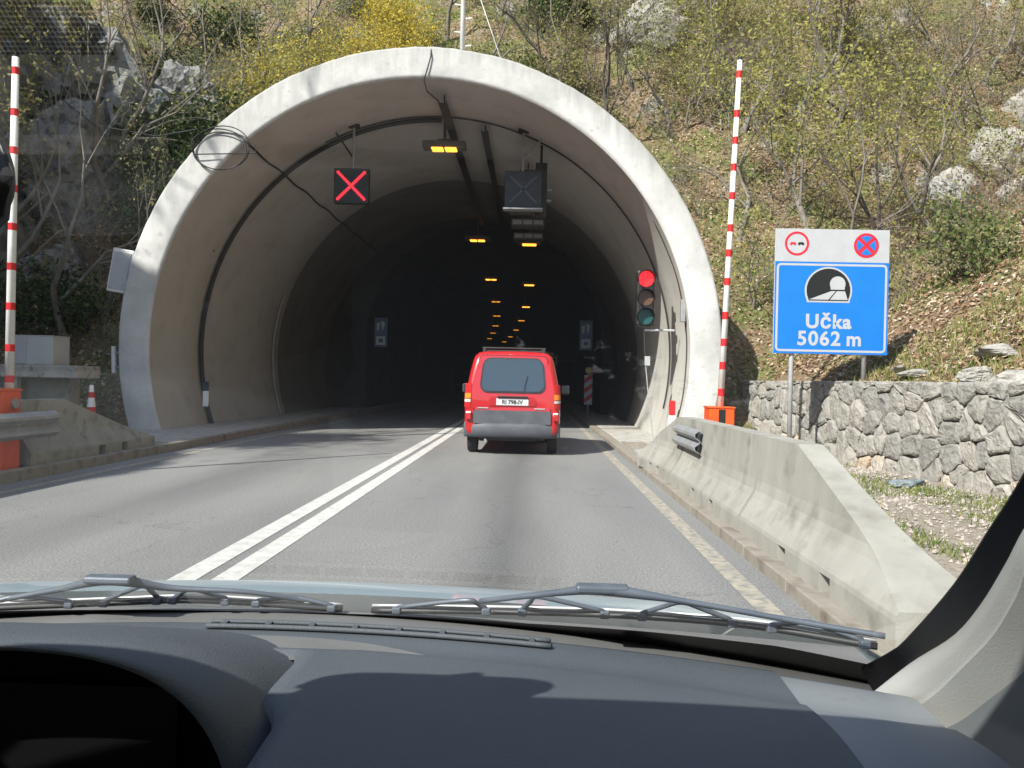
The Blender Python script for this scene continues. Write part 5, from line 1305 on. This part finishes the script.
# ------------------------------------------------------------------ leaf litter, grass, pebbles (uncountable)
def surf(x, y):
    e = .06; z = hgt(x, y); nx = -(hgt(x + e, y) - hgt(x - e, y)) / (2 * e); ny = -(hgt(x, y + e) - hgt(x, y - e)) / (2 * e)
    nn = np.stack([nx, ny, np.ones_like(nx)], 1); nn /= np.linalg.norm(nn, axis=1)[:, None]; return z, nn
def region(n, seed):
    g = np.random.default_rng(seed); X = []; Y = []
    for (x0, x1, y0, y1, k) in ((5.2, 14, 8, 18, .30), (4.0, 18, 17, 30, .34), (-9, 5, 22, 31, .14), (-16, -8, 15.5, 27, .22)):
        m_ = int(n * k); X.append(g.uniform(x0, x1, m_)); Y.append(g.uniform(y0, y1, m_))
    x = np.concatenate(X); y = np.concatenate(Y); z = hgt(x, y)
    ok = (z > .35) & (np.hypot(x - TC[0], z - TC[1]) > R_OUT) & ~((x < xwall(y) + .12) & (x > 0) & (y < 17.4))
    return x[ok], y[ok], g
x, y, g = region(90000, 1); z, nn = surf(x, y); n = len(x)
u = g.normal(size=(n, 3)); u -= nn * (u * nn).sum(1)[:, None]; u /= np.linalg.norm(u, axis=1)[:, None]; u += nn * g.normal(size=(n, 1)) * .35
w = np.cross(nn, u); w += nn * g.normal(size=(n, 1)) * .35
s = g.uniform(.022, .055, (n, 1)); c = np.stack([x, y, z], 1) + nn * g.uniform(.015, .05, (n, 1))
v = np.stack([c - u * s, c + w * s * .6, c + u * s, c - w * s * .6], 1).reshape(-1, 3)
LIT = [leafmat('litter_a', (.20, .115, .07), (.30, .19, .12), .15), leafmat('litter_b', (.30, .21, .13), (.42, .32, .22), .15), leafmat('litter_c', (.44, .36, .27), (.56, .48, .39), .15), leafmat('litter_d', (.10, .06, .035), (.15, .09, .06), .1)]
o = mobj('leaf_litter', v, np.arange(n * 4).reshape(-1, 4), LIT, fmat=g.choice(4, n, p=[.36, .32, .14, .18])); struct(o, 'stuff')
tag(o, 'dry brown fallen leaves strewn over the slopes', 'leaf litter')
x, y, g = region(120000, 2)
mask = fbm(x * .55 + 3, y * .55 + 8, 3) + g.normal(size=len(x)) * .12 > -.02; mask |= (x > 4) & (y < 14) & (x < xwall(y) + 1.3) & (g.random(len(x)) < .6)
x, y = x[mask & (x > -9)], y[mask & (x > -9)]; z, nn = surf(x, y); n = len(x)
h = g.uniform(.06, .22, n); a = g.uniform(0, 6.283, n); wd = g.uniform(.006, .014, n)
c = np.stack([x, y, z - .01], 1); sd_ = np.stack([np.cos(a) * wd, np.sin(a) * wd, 0 * a], 1); tip = c + np.stack([g.normal(size=n) * .06, g.normal(size=n) * .06, h], 1)
v = np.stack([c - sd_, c + sd_, tip], 1).reshape(-1, 3)
GR = [leafmat('grass_green', (.07, .12, .025), (.16, .20, .05), .3), leafmat('grass_lime', (.16, .20, .04), (.28, .30, .08), .3), leafmat('grass_straw', (.34, .28, .14), (.46, .40, .23), .3)]
o = mobj('grass', v, np.arange(n * 3).reshape(-1, 3), GR, fmat=g.choice(3, n, p=[.32, .34, .34])); struct(o, 'stuff')
tag(o, 'thin green and straw coloured grass on the slopes', 'grass')
# verge behind the barrier: pebbles and grass patches
g = np.random.default_rng(9); n = 5200
y = g.uniform(3, 16, n); x = 2.3 + g.random(n) ** .6 * (xwall(y) - 2.4); z = .075 + .05 * fbm(x * .9, y * .9, 4)
s = g.uniform(.008, .03, n) * (1 + .8 * (g.random(n) < .04)); oct_ = np.array([(1, 0, 0), (0, 1, 0), (-1, 0, 0), (0, -1, 0), (0, 0, .8), (0, 0, -.5)], float)
v = (np.stack([x, y, z], 1)[:, None, :] + oct_[None] * s[:, None, None] * g.uniform(.6, 1.3, (n, 6, 3))).reshape(-1, 3)
of = np.array([(0, 1, 4), (1, 2, 4), (2, 3, 4), (3, 0, 4), (1, 0, 5), (2, 1, 5), (3, 2, 5), (0, 3, 5)])
f = (np.arange(n)[:, None, None] * 6 + of[None]).reshape(-1, 3)
PB = [pm('pebble_a', (.29, .26, .225), (.37, .335, .30), 20, .95), pm('pebble_b', (.32, .27, .23), (.40, .35, .31), 20, .95)]
o = mobj('gravel', v, f, PB, fmat=np.repeat(g.choice(2, n), 8)); struct(o, 'stuff'); tag(o, 'pale gravel between the concrete barriers and stone wall', 'gravel')
n = 26000; y = g.uniform(4, 16, n); x = g.uniform(3.0, 5.6, n)
mk = (fbm(x * 1.1 + 4, y * .8 + 2, 3) + g.normal(size=n) * .10 > -.04) & (x < xwall(y) - .1); x, y = x[mk], y[mk]; n = len(x)
z = .06 + .05 * fbm(x * .9, y * .9, 4); h = g.uniform(.03, .10, n); a = g.uniform(0, 6.283, n); c = np.stack([x, y, z], 1)
sd_ = np.stack([np.cos(a), np.sin(a), 0 * a], 1) * g.uniform(.004, .009, (n, 1)); tip = c + np.stack([g.normal(size=n) * .04, g.normal(size=n) * .04, h], 1)
o = mobj('verge_grass', np.stack([c - sd_, c + sd_, tip], 1).reshape(-1, 3), np.arange(n * 3).reshape(-1, 3), GR, fmat=g.choice(3, n, p=[.55, .35, .1])); struct(o, 'stuff')
tag(o, 'green grass patches on the gravel in front of the stone wall', 'grass')
# crumpled bag
v = boulder(131, 12, .16) * np.array((.24, .12, .075)); v[:, 2] = np.maximum(v[:, 2], -.04)
o = mobj('crumpled_bag', v, ICO3[1], pm('dark_bag', (.10, .12, .125), (.2, .23, .24), 14, .45, .4, 60), smooth=True); o.location = (4.72, 10.05, .11); tag(o, 'crumpled dark grey bag lying on the gravel by the stone wall', 'bag')
n = 0
for q in COL.objects:
    if '_o' in q: del q['_o']
for k, (o, used) in PROTO.items():
    if not used: 
        for c in list(o.children): bpy.data.objects.remove(c)
        bpy.data.objects.remove(o)
